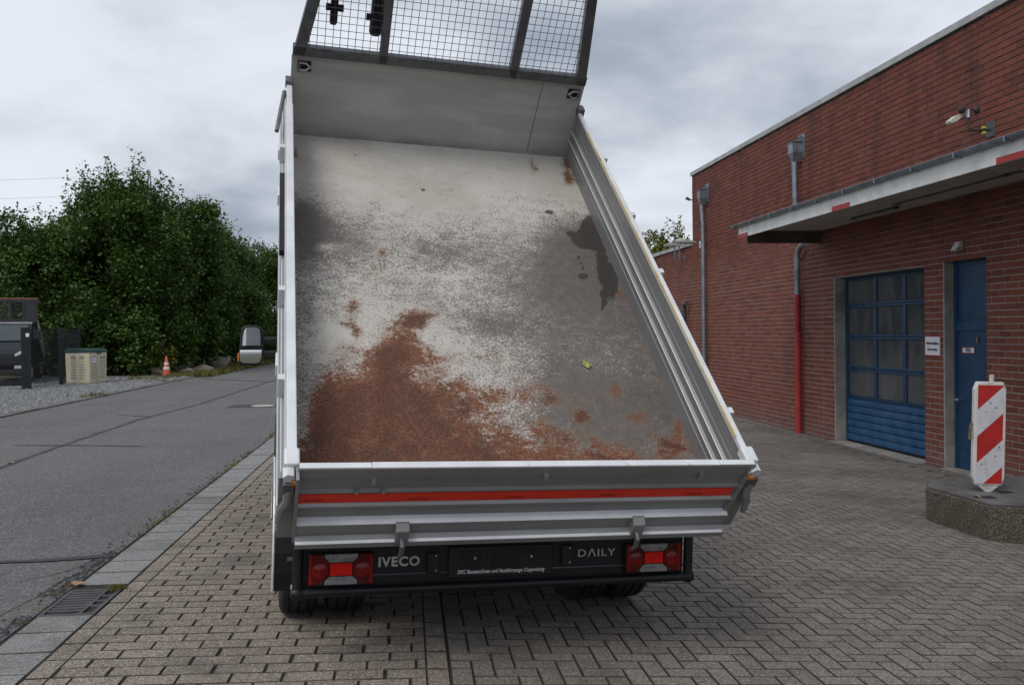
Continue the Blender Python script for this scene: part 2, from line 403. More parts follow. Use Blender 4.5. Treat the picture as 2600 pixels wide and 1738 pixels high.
chips("loose_grit", lambda: (random.uniform(-1.6, 6.8), 3 + random.random() ** 1.5 * 16), 1500, .002, .006, "grit", None, "loose grit and crumbs scattered over the paving", "grit")
# manhole: ring and cover let into the road
mh = MB().lathe([(.0, .009), (.24, .009), (.245, .006)], 'z', (-3.06, 19.78, 0), 32)
M("manhole_cover", (.42, .40, .36), .8, var=.15, bump=.4, bs=50)
structure(sheet("road_patch", [-3.75, -2.55], [19.45, 20.15], "tar", .0045, zf=lambda x: 0.))
o = mh.build("manhole_cover", "manhole_cover", None, recalc=True); tag(o, "round pale concrete manhole cover set in the asphalt road", "manhole")

# left road kerb: flush stones between gravel and asphalt
M("kerb_stone", (.135, .13, .115), .9, var=.3, vs=3, bump=.5, bs=70, dirt=(.05, .05, .03), dirt_amt=.6)
kerb = structure(sheet("kerb", [-7.80, -7.60], [-6, 34.2], "joint_dark", -.004, zf=lambda x: 0.))
kb = MB().box(-.085, .085, -.49, .49, -.1, .03).mesh("kerb_stone"); kb.materials.append(MATS["kerb_stone"])
for k in range(40):
    y = -5.5 + k
    o = link("kerb_stone", kb, None, kerb); o.location = (-7.70 + random.uniform(-.012, .012), y, random.uniform(-.008, .008)); o.rotation_euler = (random.uniform(-.004, .004), 0, random.uniform(-.008, .008))

# ------------------------------------------------------------------ laid stones (pavers, slabs, bricks)
def chamfer_block(lx, ly, lz, ch):
    b = MB(); x, y = lx / 2, ly / 2
    b.v = [(-x, -y, -lz), (x, -y, -lz), (x, y, -lz), (-x, y, -lz), (-x, -y, -ch), (x, -y, -ch), (x, y, -ch), (-x, y, -ch),
           (-x + ch, -y + ch, 0), (x - ch, -y + ch, 0), (x - ch, y - ch, 0), (-x + ch, y - ch, 0)]
    b.f = [(0, 1, 5, 4), (1, 2, 6, 5), (2, 3, 7, 6), (3, 0, 4, 7), (4, 5, 9, 8), (5, 6, 10, 9), (6, 7, 11, 10), (7, 4, 8, 11), (8, 9, 10, 11)]
    return b
def in_view(P, m=30):
    x, y, d = proj(P); return d > .3 and -m < x < 2600 + m and -m < y < 1738 + m
def lay(items, name, mat, parent, nmax=300):
    """items: (x, y, lx, ly, ch). nearest visible ones become objects, the rest one joined mesh"""
    meshes, rest = {}, MB(); rows = []
    for it in items:
        P = (it[0], it[1], gz(it[0])); v = in_view(P); rows.append((0 if v else 1, proj(P)[2] if v else 0, it))
    rows.sort(key=lambda r: r[:2])
    for k, (_, _, (x, y, lx, ly, ch)) in enumerate(rows):
        z = gz(x) + random.uniform(-.0015, .0015); tilt = -math.atan(gslope(x)) + random.gauss(0, .004); tx = random.gauss(0, .005); rz = random.gauss(0, .005)
        key = (round(lx, 3), round(ly, 3))
        if key not in meshes:
            me = chamfer_block(lx, ly, .05, ch).mesh(name); me.materials.append(MATS[mat]); me.materials.append(MATS["joint_dirt"]); meshes[key] = me
            me.polygons.foreach_set("material_index", [1] * 8 + [0])
        if k < nmax and rows[k][0] == 0:
            o = link(name, meshes[key], None, parent); o.location = (x, y, z); o.rotation_euler = (tx, tilt, rz)
        else:
            R = Euler((tx, tilt, rz)).to_matrix(); b = chamfer_block(lx, ly, .05, ch)
            rest.add([R @ Vector(v) + Vector((x, y, z)) for v in b.v], b.f)
    o = rest.build(name + "_field", mat, parent, recalc=False); stuff(o)
    o.data.materials.append(MATS["joint_dirt"]); o.data.polygons.foreach_set("material_index", ([1] * 8 + [0]) * (len(o.data.polygons) // 9))
# gutter slabs
it = []
y = 2.2
while y < 60:
    if not (5.12 < y + .15 < 5.66): it.append((-1.855, y + .15, .288, .290, .004))
    y += .2975
lay(it, "gutter_slab", "gutter_slab", sidewalk)
# sidewalk: edge course, running bond field, second course
it = []; j = 0; y = 2.4
while y < 42:
    if j % 2 == 0: it.append((-1.648, y + .1125, .104, .219, .0035))
    if j % 2 == 0: it.append((.118, y + .10, .10, .212, .004))
    off = (j % 2) * .5 + random.uniform(-.07, .07)
    for k in range(-1, 8):
        x0 = -1.592 + (k + off) * .2292; x1 = x0 + .2292 - (.006 + .010 * random.random() ** 2); a, c = max(x0, -1.592), min(x1, .064)
        if c - a > .018: it.append(((a + c) / 2, y + .056, round(c - a, 3), .1080, .0032))
    y += .1145; j += 1
lay(it, "paver", "paver_side", sidewalk)
# yard: 90-degree herringbone of 200 x 100 pavers
it = []; q = .1015
for jj in range(0, 330):
    for ii in range(0, 69):
        s4 = (ii - jj) % 4; x = .176 + ii * q; y = 2.3 + jj * q
        if s4 == 0 and ii < 68: it.append((x + q, y + q / 2, .1955, .0945, .0032))
        elif s4 == 3: it.append((x + q / 2, y + q, .0945, .1955, .0032))
        elif ii == 0 and s4 in (1,): it.append((x + q / 2, y + q / 2, .0955, .0955, .004))
it = [i for i in it if i[0] < 6.93]
lay(it, "paver", "paver_yard", yard)
# strip of concrete slabs along the wall foot
M("apron", (.135, .125, .112), .9, var=.2, bump=.4, bs=80, dirt=(.11, .10, .085), dirt_amt=.5)
ap = MB().box(-.12, .12, -.245, .245, -.06, .012).mesh("apron_slab"); ap.materials.append(MATS["apron"])
for k in range(46):
    o = link("apron_slab", ap, None, yard); o.location = (7.075, 2.3 + k * .5, gz(7.075) + random.uniform(-.003, .003)); o.rotation_euler = (0, .04, 0)

# drain grate in the gutter: frame plus each bar
M("cast_iron", (.085, .082, .088), .6, .35, var=.25, dirt=(.12, .09, .07), dirt_amt=.4)
gr = empty("drain_grate", (-1.855, 5.41, 0)); tag(gr, "slotted cast iron drain grate set in the grey gutter slabs", "drain grate")
b = MB(); b.box(-.15, -.125, -.25, .25, -.05, .004); b.box(.125, .15, -.25, .25, -.05, .004); b.box(-.125, .125, -.25, -.228, -.05, .004); b.box(-.125, .125, .228, .25, -.05, .004); b.box(.055, .075, -.228, .228, -.05, .004)
b.build("frame", "cast_iron", gr, bevel=.002)
for k in range(8):
    yy = -.228 + (k + .5) * .0507 + .025
    MB().box(-.125, .055, yy + .004, yy + .028, -.05, .003).build("bar", "cast_iron", gr, bevel=.002)
for k in range(3): MB().box(.075, .125, -.10 + k * .1, -.075 + k * .1, -.05, .003).build("bar", "cast_iron", gr)
MB().box(-.13, .13, -.23, .23, -.3, -.12).build("pit", "black_gap", gr)

# moss and grass growing in joints
def blades(name, pts, mat, hmin, hmax, n, spread, parent=None, flat=.5, wb=.004):
    b = MB()
    for (x, y, k) in pts:
        for _ in range(int(n * k)):
            px, py = x + random.gauss(0, spread), y + random.gauss(0, spread); a = random.uniform(0, 6.283); h = random.uniform(hmin, hmax)
            l = h * random.uniform(.2, 1.2) * flat; z = gz(px) - .004
            wx, wy = -math.sin(a) * wb, math.cos(a) * wb
            b.add([(px - wx, py - wy, z), (px + wx, py + wy, z), (px + math.cos(a) * l, py + math.sin(a) * l, z + h)], [(0, 1, 2)])
    o = b.build(name, mat, parent, recalc=False); return o
pts = []
for k in range(330):
    y = random.uniform(6.0, 20); pts.append((-2.02 + random.gauss(0, .02), y, random.random() * (1.2 if math.sin(y * 1.9) + math.sin(y * .73) > -.2 else .12)))
pts += [(-1.74 + random.gauss(0, .02), 5.66 + random.gauss(0, .03), 2.5) for _ in range(9)] + [(-2.05, 5.05, 2), (-2.06, 5.6, 2), (-2.07, 5.75, 3), (-2.03, 5.3, 1.5)]
o = stuff(blades("gutter_moss", pts, "leaf_grass", .008, .035, 14, .022)); tag(o, "yellow green moss and grass growing along the gutter edge", "moss")
pts = []
for k in range(230):
    j = random.randint(20, 150); kk = random.randint(0, 6); pts.append((-1.592 + (kk + (j % 2) * .5) * .2292 - .008, 2.4 + j * .1145 + random.uniform(0, .11), random.uniform(.1, .7)))
for k in range(90): pts.append((-1.705, random.uniform(5.8, 14), random.uniform(0, .6)))
o = stuff(blades("joint_moss", pts, "leaf_grass", .004, .014, 16, .009)); tag(o, "small tufts of moss growing between the sidewalk pavers", "moss")

# ------------------------------------------------------------------ brick building
WX, WB, WT = 7.22, -.44, 5.39
Y0, Y1, YA = 1.5, 22.56, 34.0            # near end, tall part's far corner, annex far end
AT = 3.64                                # annex wall top
GAR = (12.11, 14.82, 2.36)               # garage opening y0, y1, top
DOR = (10.72, 11.63, 2.375)              # side door opening
bld = empty("brick_building", (WX, (Y0 + Y1) / 2, WB))
tag(bld, "long red brick workshop building with flat roof, canopy and blue doors", "building")
BI = Matrix.Translation(-Vector(bld.location))       # parts are written in world metres
wb = MB()
def wseg(y0, y1, z0, z1): wb.box(WX + .0045, WX + .32, y0, y1, z0, z1)
wseg(Y0, DOR[0], WB - .2, WT); wseg(DOR[1], GAR[0], WB - .2, WT); wseg(GAR[1], Y1, WB - .2, WT)
wseg(DOR[0], DOR[1], DOR[2], WT); wseg(GAR[0], GAR[1], GAR[2], WT); wseg(Y1, YA, WB - .2, AT)
wb.box(WX + .32, WX + 14, Y0, Y1 - .01, WB + 3.2, WT - .05); wb.box(WX + .32, WX + 14, Y1, YA - .01, WB + 3.2, AT - .05)
wb.box(WX + 13.8, WX + 14, Y0, YA - .02, WB - .2, AT - .1); wb.box(WX + .32, WX + 13.8, Y1 - .35, Y1 - .02, WB - .2, WT - .1); wb.box(WX + .32, WX + 13.8, Y0 + .01, Y0 + .3, WB - .2, WT - .1)
wall = wb.build("wall", "mortar", bld, BI)
# bricks
PZ, PY = 1 / 12., .25
def brick_runs():
    k0 = int(math.floor((WB - GAR[2]) / PZ)); out = []
    k = k0
    while True:
        z0 = GAR[2] + k * PZ + .006; z1 = z0 + .0713
        if z1 > WT: break
        off = (k % 2) * .125
        n = int((YA - Y0) / PY) + 2
        for i in range(-1, n):
            a, c = Y0 + i * PY + off, Y0 + i * PY + off + .2385
            segs = [(a, c)]
            def cut(lo, hi):
                global_ = []
                for s0, s1 in segs:
                    if s1 <= lo or s0 >= hi: global_.append((s0, s1)); continue
                    if s0 < lo - .03: global_.append((s0, lo - .002))
                    if s1 > hi + .03: global_.append((hi + .002, s1))
                return global_
            segs = cut(-50, Y0); segs = cut(YA, 99)
            if z1 > AT: segs = cut(Y1, 99)
            if z0 < GAR[2] - .01: segs = cut(GAR[0], GAR[1])
            if z0 < DOR[2] - .02: segs = cut(DOR[0], DOR[1])
            for ej in (15.29, 22.50): segs = cut(ej - .006, ej + .006)
            for s0, s1 in segs:
                if s1 - s0 > .03: out.append(((s0 + s1) / 2, (z0 + z1) / 2, s1 - s0))
        k += 1
    return out
BR = []
for (y, z, l) in brick_runs():
    if z < WB - .02: continue
    P = (WX, y, z); v = in_view(P, 0); shade = 1 if (z > 3.0 and False) else 0
    BR.append((0 if v else 1, proj(P)[2] if v else 0, y, z, l))
BR.sort()
def brick_mesh(l):
    b = MB(); h = .0713 / 2; c = .0025
    b.v = [(.03, -l / 2, -h), (.03, l / 2, -h), (.03, l / 2, h), (.03, -l / 2, h), (c, -l / 2, -h), (c, l / 2, -h), (c, l / 2, h), (c, -l / 2, h),
           (0, -l / 2 + c, -h + c), (0, l / 2 - c, -h + c), (0, l / 2 - c, h - c), (0, -l / 2 + c, h - c)]
    b.f = [(0, 4, 5, 1), (1, 5, 6, 2), (2, 6, 7, 3), (3, 7, 4, 0), (4, 8, 9, 5), (5, 9, 10, 6), (6, 10, 11, 7), (7, 11, 8, 4), (8, 11, 10, 9)]
    return b
bcache, rest = {}, MB(); cnt = 0
for (nv, d, y, z, l) in BR:
    l = round(l, 3); dx = random.gauss(0, .0012); dz_ = random.gauss(0, .0008); rt = random.gauss(0, .003)
    if nv == 0 and cnt < 300:
        if l not in bcache:
            me = brick_mesh(l).mesh("brick"); me.materials.append(MATS["brick"]); bcache[l] = me
        o = link("brick", bcache[l], None, wall); cnt += 1
        o.location = (WX + dx, y, z + dz_); o.rotation_euler = (0, 0, rt)
    else:
        b = brick_mesh(l); rest.add([(v[0] + WX + dx + v[1] * -rt, v[1] + y, v[2] + z + dz_) for v in b.v], b.f)
stuff(rest.build("brickwork", "brick", wall, recalc=False))
# coping: separate lengths
for (a, c, zt, end) in [(Y0, Y1 + .04, WT, Y1), (Y1 + .05, YA, AT, YA)]:
    y = c
    ln = 3.0
    while y > a:
        y0 = max(a, y - ln)
        MB().box(WX - .035, WX + .4, y0 + .004, y, zt - .004, zt + .092).build("coping", "coping_metal", bld, BI, bevel=.004)
        y = y0
for (a_, c_) in [(GAR[1] + .02, Y1 - .06)]: MB().box(WX - .0015, WX + .01, a_, c_, GAR[2] - .006, GAR[2] + .006).build("joint_band", "mortar", bld, BI)
# concrete jambs and lintel line
for (oy, top, dep) in [(GAR[1], GAR[2], .21), (DOR[1], DOR[2], .15)]:
    MB().box(WX - .002, WX + dep, oy - .012, oy + .02, WB - .05, top + .0).build("jamb", "concrete", bld, BI)
for (oy, top, dep) in [(GAR[0], GAR[2], .21), (DOR[0], DOR[2], .15)]:
    MB().box(WX + .03, WX + dep, oy - .02, oy + .012, WB - .05, top).build("jamb", "concrete", bld, BI)
MB().box(WX + .008, WX + .30, GAR[0] - .01, GAR[1] + .01, GAR[2] - .012, GAR[2] + .02).build("lintel", "concrete", bld, BI)
MB().box(WX - .14, WX + .30, GAR[0] + .01, GAR[1] - .01, WB - .1, WB + .025).build("threshold", "concrete", bld, BI)
MB().box(WX - .06, WX + .25, DOR[0] + .01, DOR[1] - .01, WB - .1, WB + .03).build("threshold", "concrete", bld, BI)
# garage door
gx = WX + .21
gd = MB().box(gx, gx + .05, GAR[0], GAR[1], WB, GAR[2]).build("garage_door", "black_gap", bld, BI)
gy = [14.79, 13.86, 13.0, 12.12]; gzr = [2.34, 1.868, 1.349, .826, .33]
def bar(y0, y1, z0, z1, nm, mt="blue_door", x0=gx - .03, x1=gx + .01): return MB().box(x0, x1, y0, y1, z0, z1).build(nm, mt, gd, bevel=.003)
bar(GAR[0] + .002, 12.17, WB + .03, 2.35, "stile"); bar(14.735, GAR[1] - .014, WB + .03, 2.35, "stile")
for z, h in [(2.315, .07), (1.868, .075), (1.349, .078), (.826, .09), (.345, .045)]:
    bar(12.17, 14.735, z - h / 2, z - .004, "rail"); bar(12.17, 14.735, z + .004, z + h / 2, "rail", x0=gx - .028)
for k in range(4):
    z1_, z0_ = gzr[k] - .04, gzr[k + 1] + .045
    for (ya, yb) in [(13.77, 13.86), (12.91, 13.0)]: bar(ya, yb, z0_, z1_, "muntin", x0=gx - .027)
    for (ya, yb) in [(12.17, 12.91), (13.0, 13.77), (13.86, 14.735)]:
        MB().box(gx - .006, gx + .003, ya, yb, z0_, z1_).build("pane", "milky_pane", gd)
for k in range(6):
    z1_ = .315 - k * .1175
    MB().prism([(gx - .012, z1_ - .112), (gx - .026, z1_ - .102), (gx - .030, z1_ - .06), (gx - .026, z1_ - .008), (gx - .012, z1_), (gx + .005, z1_), (gx + .005, z1_ - .112)], 'y', 12.17, 14.735).build("slat", "blue_slat", gd)
MB().box(gx - .03, gx + .01, 12.12, 14.79, WB + .02, WB + .035).build("seal", "black_gap", gd)
# side door
dx_ = WX + .15
sdoor = MB().box(dx_, dx_ + .05, DOR[0], DOR[1], WB, DOR[2]).build("side_door", "blue_door", bld, BI)
def dbox(y0, y1, z0, z1, nm, mt="blue_door", t=.02): return MB().box(dx_ - t, dx_ + .01, y0, y1, z0, z1).build(nm, mt, sdoor, bevel=.003)
dbox(DOR[1] - .075, DOR[1] - .014, WB + .03, DOR[2] - .005, "frame"); dbox(DOR[0] + .014, DOR[0] + .05, WB + .03, DOR[2] - .005, "frame")
dbox(DOR[0] + .05, DOR[1] - .075, DOR[2] - .07, DOR[2] - .005, "frame"); dbox(DOR[0] + .05, DOR[1] - .075, 1.44, 1.57, "transom")
dbox(DOR[0] + .05, DOR[1] - .08, WB + .045, 1.405, "door_leaf", t=.012)
dbox(DOR[0] + .07, DOR[1] - .16, WB + .12, 1.30, "door_panel", t=.018)
b = MB().cyl((dx_ - .07, 11.46, .52), (dx_ - .01, 11.46, .52), .014); b.lathe([(0, -.03), (.018, -.025), (.027, 0), (.018, .02), (0, .025)], 'x', (dx_ - .075, 11.46, .52), 16)
b.build("door_knob", "steel", sdoor, smooth='auto')
b = MB().box(dx_ - .035, dx_ - .012, 11.02, 11.045, .15, .33); b.cyl((dx_ - .06, 11.032, .27), (dx_ - .02, 11.032, .27), .013); b.tube([(dx_ - .06, 11.032, .27), (dx_ - .07, 11.08, .235), (dx_ - .07, 11.13, .16)], .008)
b.build("lock", "brass", sdoor)
MB().box(dx_ - .034, dx_ - .016, 11.075, 11.105, 1.285, 1.355).build("hasp", "brass", sdoor)

# canopy over the doors
CY0, CY1, CXF = 2.4, 15.52, 5.80
cz = 3.11
can = MB().box(CXF + .03, WX - .003, CY0, CY1 - .02, cz + .12, cz + .19).build("canopy", "zinc_dark", bld, BI)
MB().box(CXF, CXF + .028, CY0, CY1, cz - .02, cz + .165).build("fascia", "white_paint", can, bevel=.003)
MB().prism([(CXF + .03, CY1 - .03), (WX - .01, CY1 - .03), (WX - .01, CY1), (CXF + .03, CY1)], 'z', cz + .095, cz + .15).build("fascia", "white_paint", can)
nr = 9
for k in range(nr):
    x0 = CXF + .045 + k * (WX - CXF - .06) / nr
    MB().prism([(x0, cz + .118), (x0 + .006, cz + .085), (x0 + .112, cz + .085), (x0 + .118, cz + .118)], 'y', CY0 + .01, CY1 - .26).build("soffit_panel", "soffit", can)
    MB().prism([(x0 + .118, cz + .118), (x0 + .121, cz + .108), (x0 + .15, cz + .108), (x0 + .153, cz + .118)], 'y', CY0 + .01, CY1 - .26).build("soffit_panel", "soffit", can)
# beams (I sections) carrying it
def ibeam(y):
    return MB().prism([(y - .05, cz - .12), (y + .05, cz - .12), (y + .05, cz - .108), (y + .006, cz - .104), (y + .006, cz + .068), (y + .05, cz + .072), (y + .05, cz + .084), (y - .05, cz + .084), (y - .05, cz + .072), (y - .006, cz + .068), (y - .006, cz - .104), (y - .05, cz - .108)], 'x', lambda q: CXF + .09 + (.12 if q[1] < 2.3 else 0), WX - .004)
for y in (15.34, 8.15, 4.2): ibeam(y).build("beam", "steel_brown", can)
# half-round gutter with brackets
pr = []
for k in range(11):
    a = math.pi + math.pi * k / 10; pr.append((CXF - .046 + .042 * math.cos(a), cz + .205 + .042 * math.sin(a)))
pr = pr + [(CXF - .046 + .037 * math.cos(math.pi + math.pi * k / 10), cz + .205 + .037 * math.sin(math.pi + math.pi * k / 10)) for k in range(10, -1, -1)]
MB().prism(pr, 'y', CY0, CY1 + .18).build("gutter", "zinc", can, smooth=False)
MB().cyl((CXF - .088, CY0, cz + .207), (CXF - .088, CY1 + .18, cz + .207), .008, n=8).build("gutter_bead", "zinc", can)
for k in range(16):
    y = CY1 + .05 - k * .82
    if y < CY0: break
    MB().box(CXF - .092, CXF + .01, y - .012, y + .012, cz + .155, cz + .1628).build("gutter_bracket", "zinc", can)
    MB().box(CXF - .096, CXF - .089, y - .012, y + .012, cz + .158, cz + .213).build("gutter_bracket", "zinc", can)
for (a, c) in [(on_x((1876, 600), CXF)[1], on_x((1899, 595), CXF)[1]), (on_x((2113, 538), CXF)[1], on_x((2158, 525), CXF)[1]), (on_x((2530, 405), CXF)[1], on_x((2530, 405), CXF)[1] - .9)]:
    MB().box(CXF - .004, CXF + .001, c, a, cz - .018, cz + .045).build("red_mark", "red_mark", can)
# tube light and conduit under the canopy
p0, p1 = on_z((2170, 553), cz + .03), on_z((2272, 527), cz + .03)
lampx = (p0[0] + p1[0]) / 2
tl = empty("tube_light", (lampx, (p0[1] + p1[1]) / 2, cz + .06)); tag(tl, "unlit grey tube light fixed under the canopy soffit", "lamp")
MB().box(-.06, .06, -.62, .62, -.015, .027).build("housing", "soffit", tl, bevel=.006)
MB().cyl((0, -.56, -.035), (0, .56, -.035), .019, n=12).build("tube", "zinc_dark", tl, smooth='auto')
for s_ in (-.58, .58): MB().box(-.045, .045, s_ - .03, s_ + .03, -.055, -.012).build("socket", "zinc_dark", tl, bevel=.004)
b = MB().cyl((lampx, CY0, cz + .07), (lampx, tl.location.y - .62, cz + .07), .011, n=6); b.build("conduit", "zinc_dark", can)
for k in range(6):
    MB().box(lampx - .025, lampx + .025, 4.0 + k * 1.1, 4.05 + k * 1.1, cz + .055, cz + .088).build("conduit_clip", "zinc_dark", can)

# rainwater hoppers and downpipes
def hopper(y, ztop, parent):
    b = MB()
    def ring(z, hw, d): return [(WX - d, y - hw, z), (WX - d, y + hw, z), (WX - .004, y + hw, z), (WX - .004, y - hw, z)]
    R0, R1, R2 = ring(ztop, .108, .20), ring(ztop - .19, .104, .195), ring(ztop - .35, .050, .16)
    b.add(R0 + R1 + R2, [(0, 1, 5, 4), (1, 2, 6, 5), (2, 3, 7, 6), (3, 0, 4, 7), (4, 5, 9, 8), (5, 6, 10, 9), (6, 7, 11, 10), (7, 4, 8, 11), (0, 3, 2, 1), (8, 9, 10, 11)])
    h = b.build("hopper", "zinc", parent, BI)
    MB().box(WX - .210, WX - .004, y - .117, y + .117, ztop - .012, ztop + .012).build("hopper_rim", "zinc_dark", h)
    MB().prism([(WX - .01, ztop - .3), (WX - .004, ztop - .3), (WX - .004, ztop + .14), (WX - .01, ztop + .14)], 'y', y - .20, y + .08).build("hopper_plate", "zinc", h)
    MB().prism([(WX - .20, ztop + .01), (WX - .008, ztop + .01), (WX - .008, ztop + .13)], 'y', y - .07, y - .05).build("hopper_plate", "zinc", h)
hx = WX - .10
ya = 21.45; hopper(ya, 4.86, bld)
b = MB().tube([(WX - .12, ya, 4.52), (WX - .12, ya, 4.40), (WX - .11, ya - .02, 4.22), (hx, ya - .03, 4.05), (hx, ya - .03, WB)], .052, 14)
dp1 = b.build("downpipe", "zinc", bld, BI, smooth='auto')
yb = 16.12; hopper(yb, 4.90, bld)
dp2 = MB().tube([(WX - .12, yb, 4.56), (hx - .01, yb, 4.2), (hx, yb, cz + .2)], .052, 14).build("downpipe", "zinc", bld, BI, smooth='auto')
dp3 = MB().tube([(hx, yb - .34, 3.02), (hx, yb - .2, 2.99), (hx, yb - .1, 2.93), (hx, yb - .05, 2.82), (hx, yb - .04, 2.1)], .052, 14).build("downpipe", "zinc", bld, BI, smooth='auto')
dp4 = MB().tube([(hx, yb - .04, 2.12), (hx, yb - .04, WB - .02)], .062, 16).build("downpipe", "red_paint", bld, BI, smooth='auto'); dp4["label"] = "red painted lower end of the downpipe"
for (par, yy, zs, r, mt) in [(dp1, ya - .03, (3.35, 2.1, .9), .058, "zinc"), (dp2, yb, (3.75,), .058, "zinc"), (dp3, yb - .04, (2.75, 2.17), .058, "zinc"), (dp4, yb - .04, (1.35, .45, .0), .068, "red_paint")]:
    for z in zs:
        k_ = MB().cyl((hx, yy, z), (hx, yy, z + .035), r, n=16); k_.box(hx, WX, yy - .012, yy + .012, z + .005, z + .03); k_.build("pipe_clip", mt, par)
# black vent elbow near the annex
yv = 22.95
MB().tube([(hx - .02, yv - .22, 2.17), (hx - .02, yv - .1, 2.17), (hx - .02, yv - .03, 2.13), (hx - .02, yv, 2.04), (hx - .02, yv, WB)], .058, 14).build("vent_pipe", "zinc_dark", bld, BI, smooth='auto')

# things fixed to the wall
def wsign(name, y0, y1, z0, z1, x, label, cat, lines, rim=None):
    r = empty(name, (x, (y0 + y1) / 2, (z0 + z1) / 2)); tag(r, label, cat)
    hy, hz = abs(y1 - y0) / 2, (z1 - z0) / 2
    MB().box(-.004, .004, -hy, hy, -hz, hz).build("panel", "sign_white", r, bevel=.001)
    if rim:
        b = MB(); w_ = .008
        for q in [(-hy, hy, -hz, -hz + w_), (-hy, hy, hz - w_, hz), (-hy, -hy + w_, -hz, hz), (hy - w_, hy, -hz, hz)]: b.box(-.006, -.0035, *q)
        b.build("border", rim, r)
    for (t_, zz, sz, wd) in lines:
        text("lettering", t_, "ink", r, basis((-.0065, wd / 2, zz), (0, -1, 0), (0, 0, 1), (-1, 0, 0)), size=sz, extrude=.0008, width=wd, bold=.0008)
    return r
wsign("notice_sign", 11.71, 12.08, 1.10, 1.37, WX - .008, "white notice sign in German on the brick pier between the doors", "sign",
      [("Nichtbeschäftigten", .02, .055, .29), ("Zutritt verboten", -.065, .055, .24)], "sign_red")
sr = wsign("door_sign", 11.155, 11.415, 1.145, 1.225, dx_ - .026, "small white sign lettered RWA with red border on blue door", "sign", [("RWA", -.026, .085, .12)], "sign_red")
# wedge shaped wall lamp over the side door
M("lamp_housing", (.5, .48, .44), .6, var=.1, dirt=(.25, .23, .2))
wlp = empty("wall_lamp", (WX, 11.26, 2.49)); tag(wlp, "off white wedge shaped wall lamp above the narrow blue door", "lamp"); wlp.scale = (.68, .68, .72)
MB().prism([(-.15, 0), (-.003, 0), (-.003, .17), (-.04, .17)], 'y', -.10, .10).build("housing", "lamp_housing", wlp, bevel=.006)
MB().prism([(-.152, .012), (-.142, .012), (-.048, .150), (-.056, .155)], 'y', -.085, .085).build("diffuser", "white_paint", wlp)
b = MB()
for k in range(5): b.box(-.13 + k * .022, -.12 + k * .022, -.102, -.099, .02, .05)
b.build("vent_slot", "ink", wlp)
# wind and rain sensor on its bracket
M("sensor_plastic", (.55, .53, .46), .6, var=.08)
ws = empty("weather_sensor", (WX, 10.61, 3.94)); tag(ws, "weather sensor with anemometer cups on a black wall bracket", "sensor")
MB().box(-.012, -.003, -.085, .085, -.10, .10).build("plate", "zinc_dark", ws, bevel=.004)
b = MB().cyl((-.012, .02, -.01), (-.30, .02, -.02), .014, n=10); b.cyl((-.28, .02, -.03), (-.28, .02, .15), .013, n=10); b.build("bracket_arm", "ink", ws)
M("yellow_cap", (.55, .50, .05), .5)
for z in (.02, -.045): MB().cyl((-.06, .02, z), (-.10, .02, z + .002), .017, n=10).build("bolt_cap", "yellow_cap", ws)
MB().cyl((-.28, .02, .14), (-.28, .02, .24), .030, .024, n=14).build("sensor_hub", "steel", ws)
for s_ in (-1, 1):
    b = MB().cyl((-.28, .02, .235), (-.28 + .085 * s_, .02, .24), .006, n=6)
    b.lathe([(0, -.042), (.032, -.03), (.046, 0), (.036, .014), (0, .016)], 'y', (-.28 + .10 * s_, .02, .235), 14); b.build("cup", "ink", ws)
b = MB().prism([(-.50, .07), (-.42, .10), (-.34, .17), (-.36, .20), (-.44, .17), (-.52, .10)], 'y', .03, .14); b.build("rain_head", "sensor_plastic", ws, bevel=.004)
# flood light at the far corner (on a plate, pointing out) and cable box bracket on the annex
M("lamp_grey", (.34, .34, .33), .6, var=.2, dirt=(.12, .11, .10), dirt_amt=.6)
q0 = on_x((1778, 621), WX)
fl = empty("street_luminaire", (WX, q0[1], q0[2])); tag(fl, "grey cobra head lamp on white wall plate beside the downpipe", "lamp"); fl.scale = (.5, .5, .5)
MB().box(-.02, -.002, -.10, .10, -.17, .17).build("plate", "sign_white", fl, bevel=.004)
MB().tube([(-.02, 0, 0), (-.22, 0, .02)], .028, 10).build("arm", "zinc", fl)
b = MB(); prof = [(-.2, .05, .05), (-.32, .10, .09), (-.55, .15, .13), (-.85, .16, .17), (-1.1, .13, .16), (-1.28, .05, .10)]
vs, fs = [], []
for (x, w_, h_) in prof:
    for a in range(10): vs.append((x, w_ * math.cos(a * .6283), .06 + (h_ if math.sin(a * .6283) > 0 else h_ * .55) * math.sin(a * .6283) + (-x) * .08))
for k in range(5):
    for a in range(10): fs.append((k * 10 + a, k * 10 + (a + 1) % 10, (k + 1) * 10 + (a + 1) % 10, (k + 1) * 10 + a))
fs += [tuple(range(10)), tuple(range(50, 60))]
b.add(vs, fs).build("lamp_head", "lamp_grey", fl, smooth='auto')
q1 = on_x((1738, 655), WX)
br = empty("camera_bracket", (WX, q1[1], q1[2])); tag(br, "pair of boxy cameras on a steel bracket at the annex wall", "camera"); br.scale = (.48, .48, .48)
MB().box(-.012, -.002, -.06, .06, -.14, .16).build("plate", "zinc", br)
b = MB().box(-.62, -.01, -.03, .03, -.03, .01); b.box(-.70, -.30, .0, .10, -.04, -.015); b.build("arm", "zinc", br)
MB().box(-.33, -.27, -.03, .03, -.15, .65).build("post", "zinc", br)
MB().box(-.58, -.52, -.03, .03, -.03, .65).build("post", "zinc", br)
MB().box(-.92, -.18, -.10, .05, .66, .82).build("camera_body", "lamp_grey", br, bevel=.012)
MB().box(-1.10, -.48, .10, .24, .64, .77).build("camera_body", "lamp_grey", br, bevel=.012)
q2 = on_x((1757, 508), WX)
cc = empty("corner_floodlight", (WX, Y1, q2[2])); tag(cc, "small black flood light on the top far corner of the building", "lamp"); cc.scale = (.5, .5, .5)
MB().box(-.10, -.002, -.03, .0, -.02, .02).build("arm", "ink", cc)
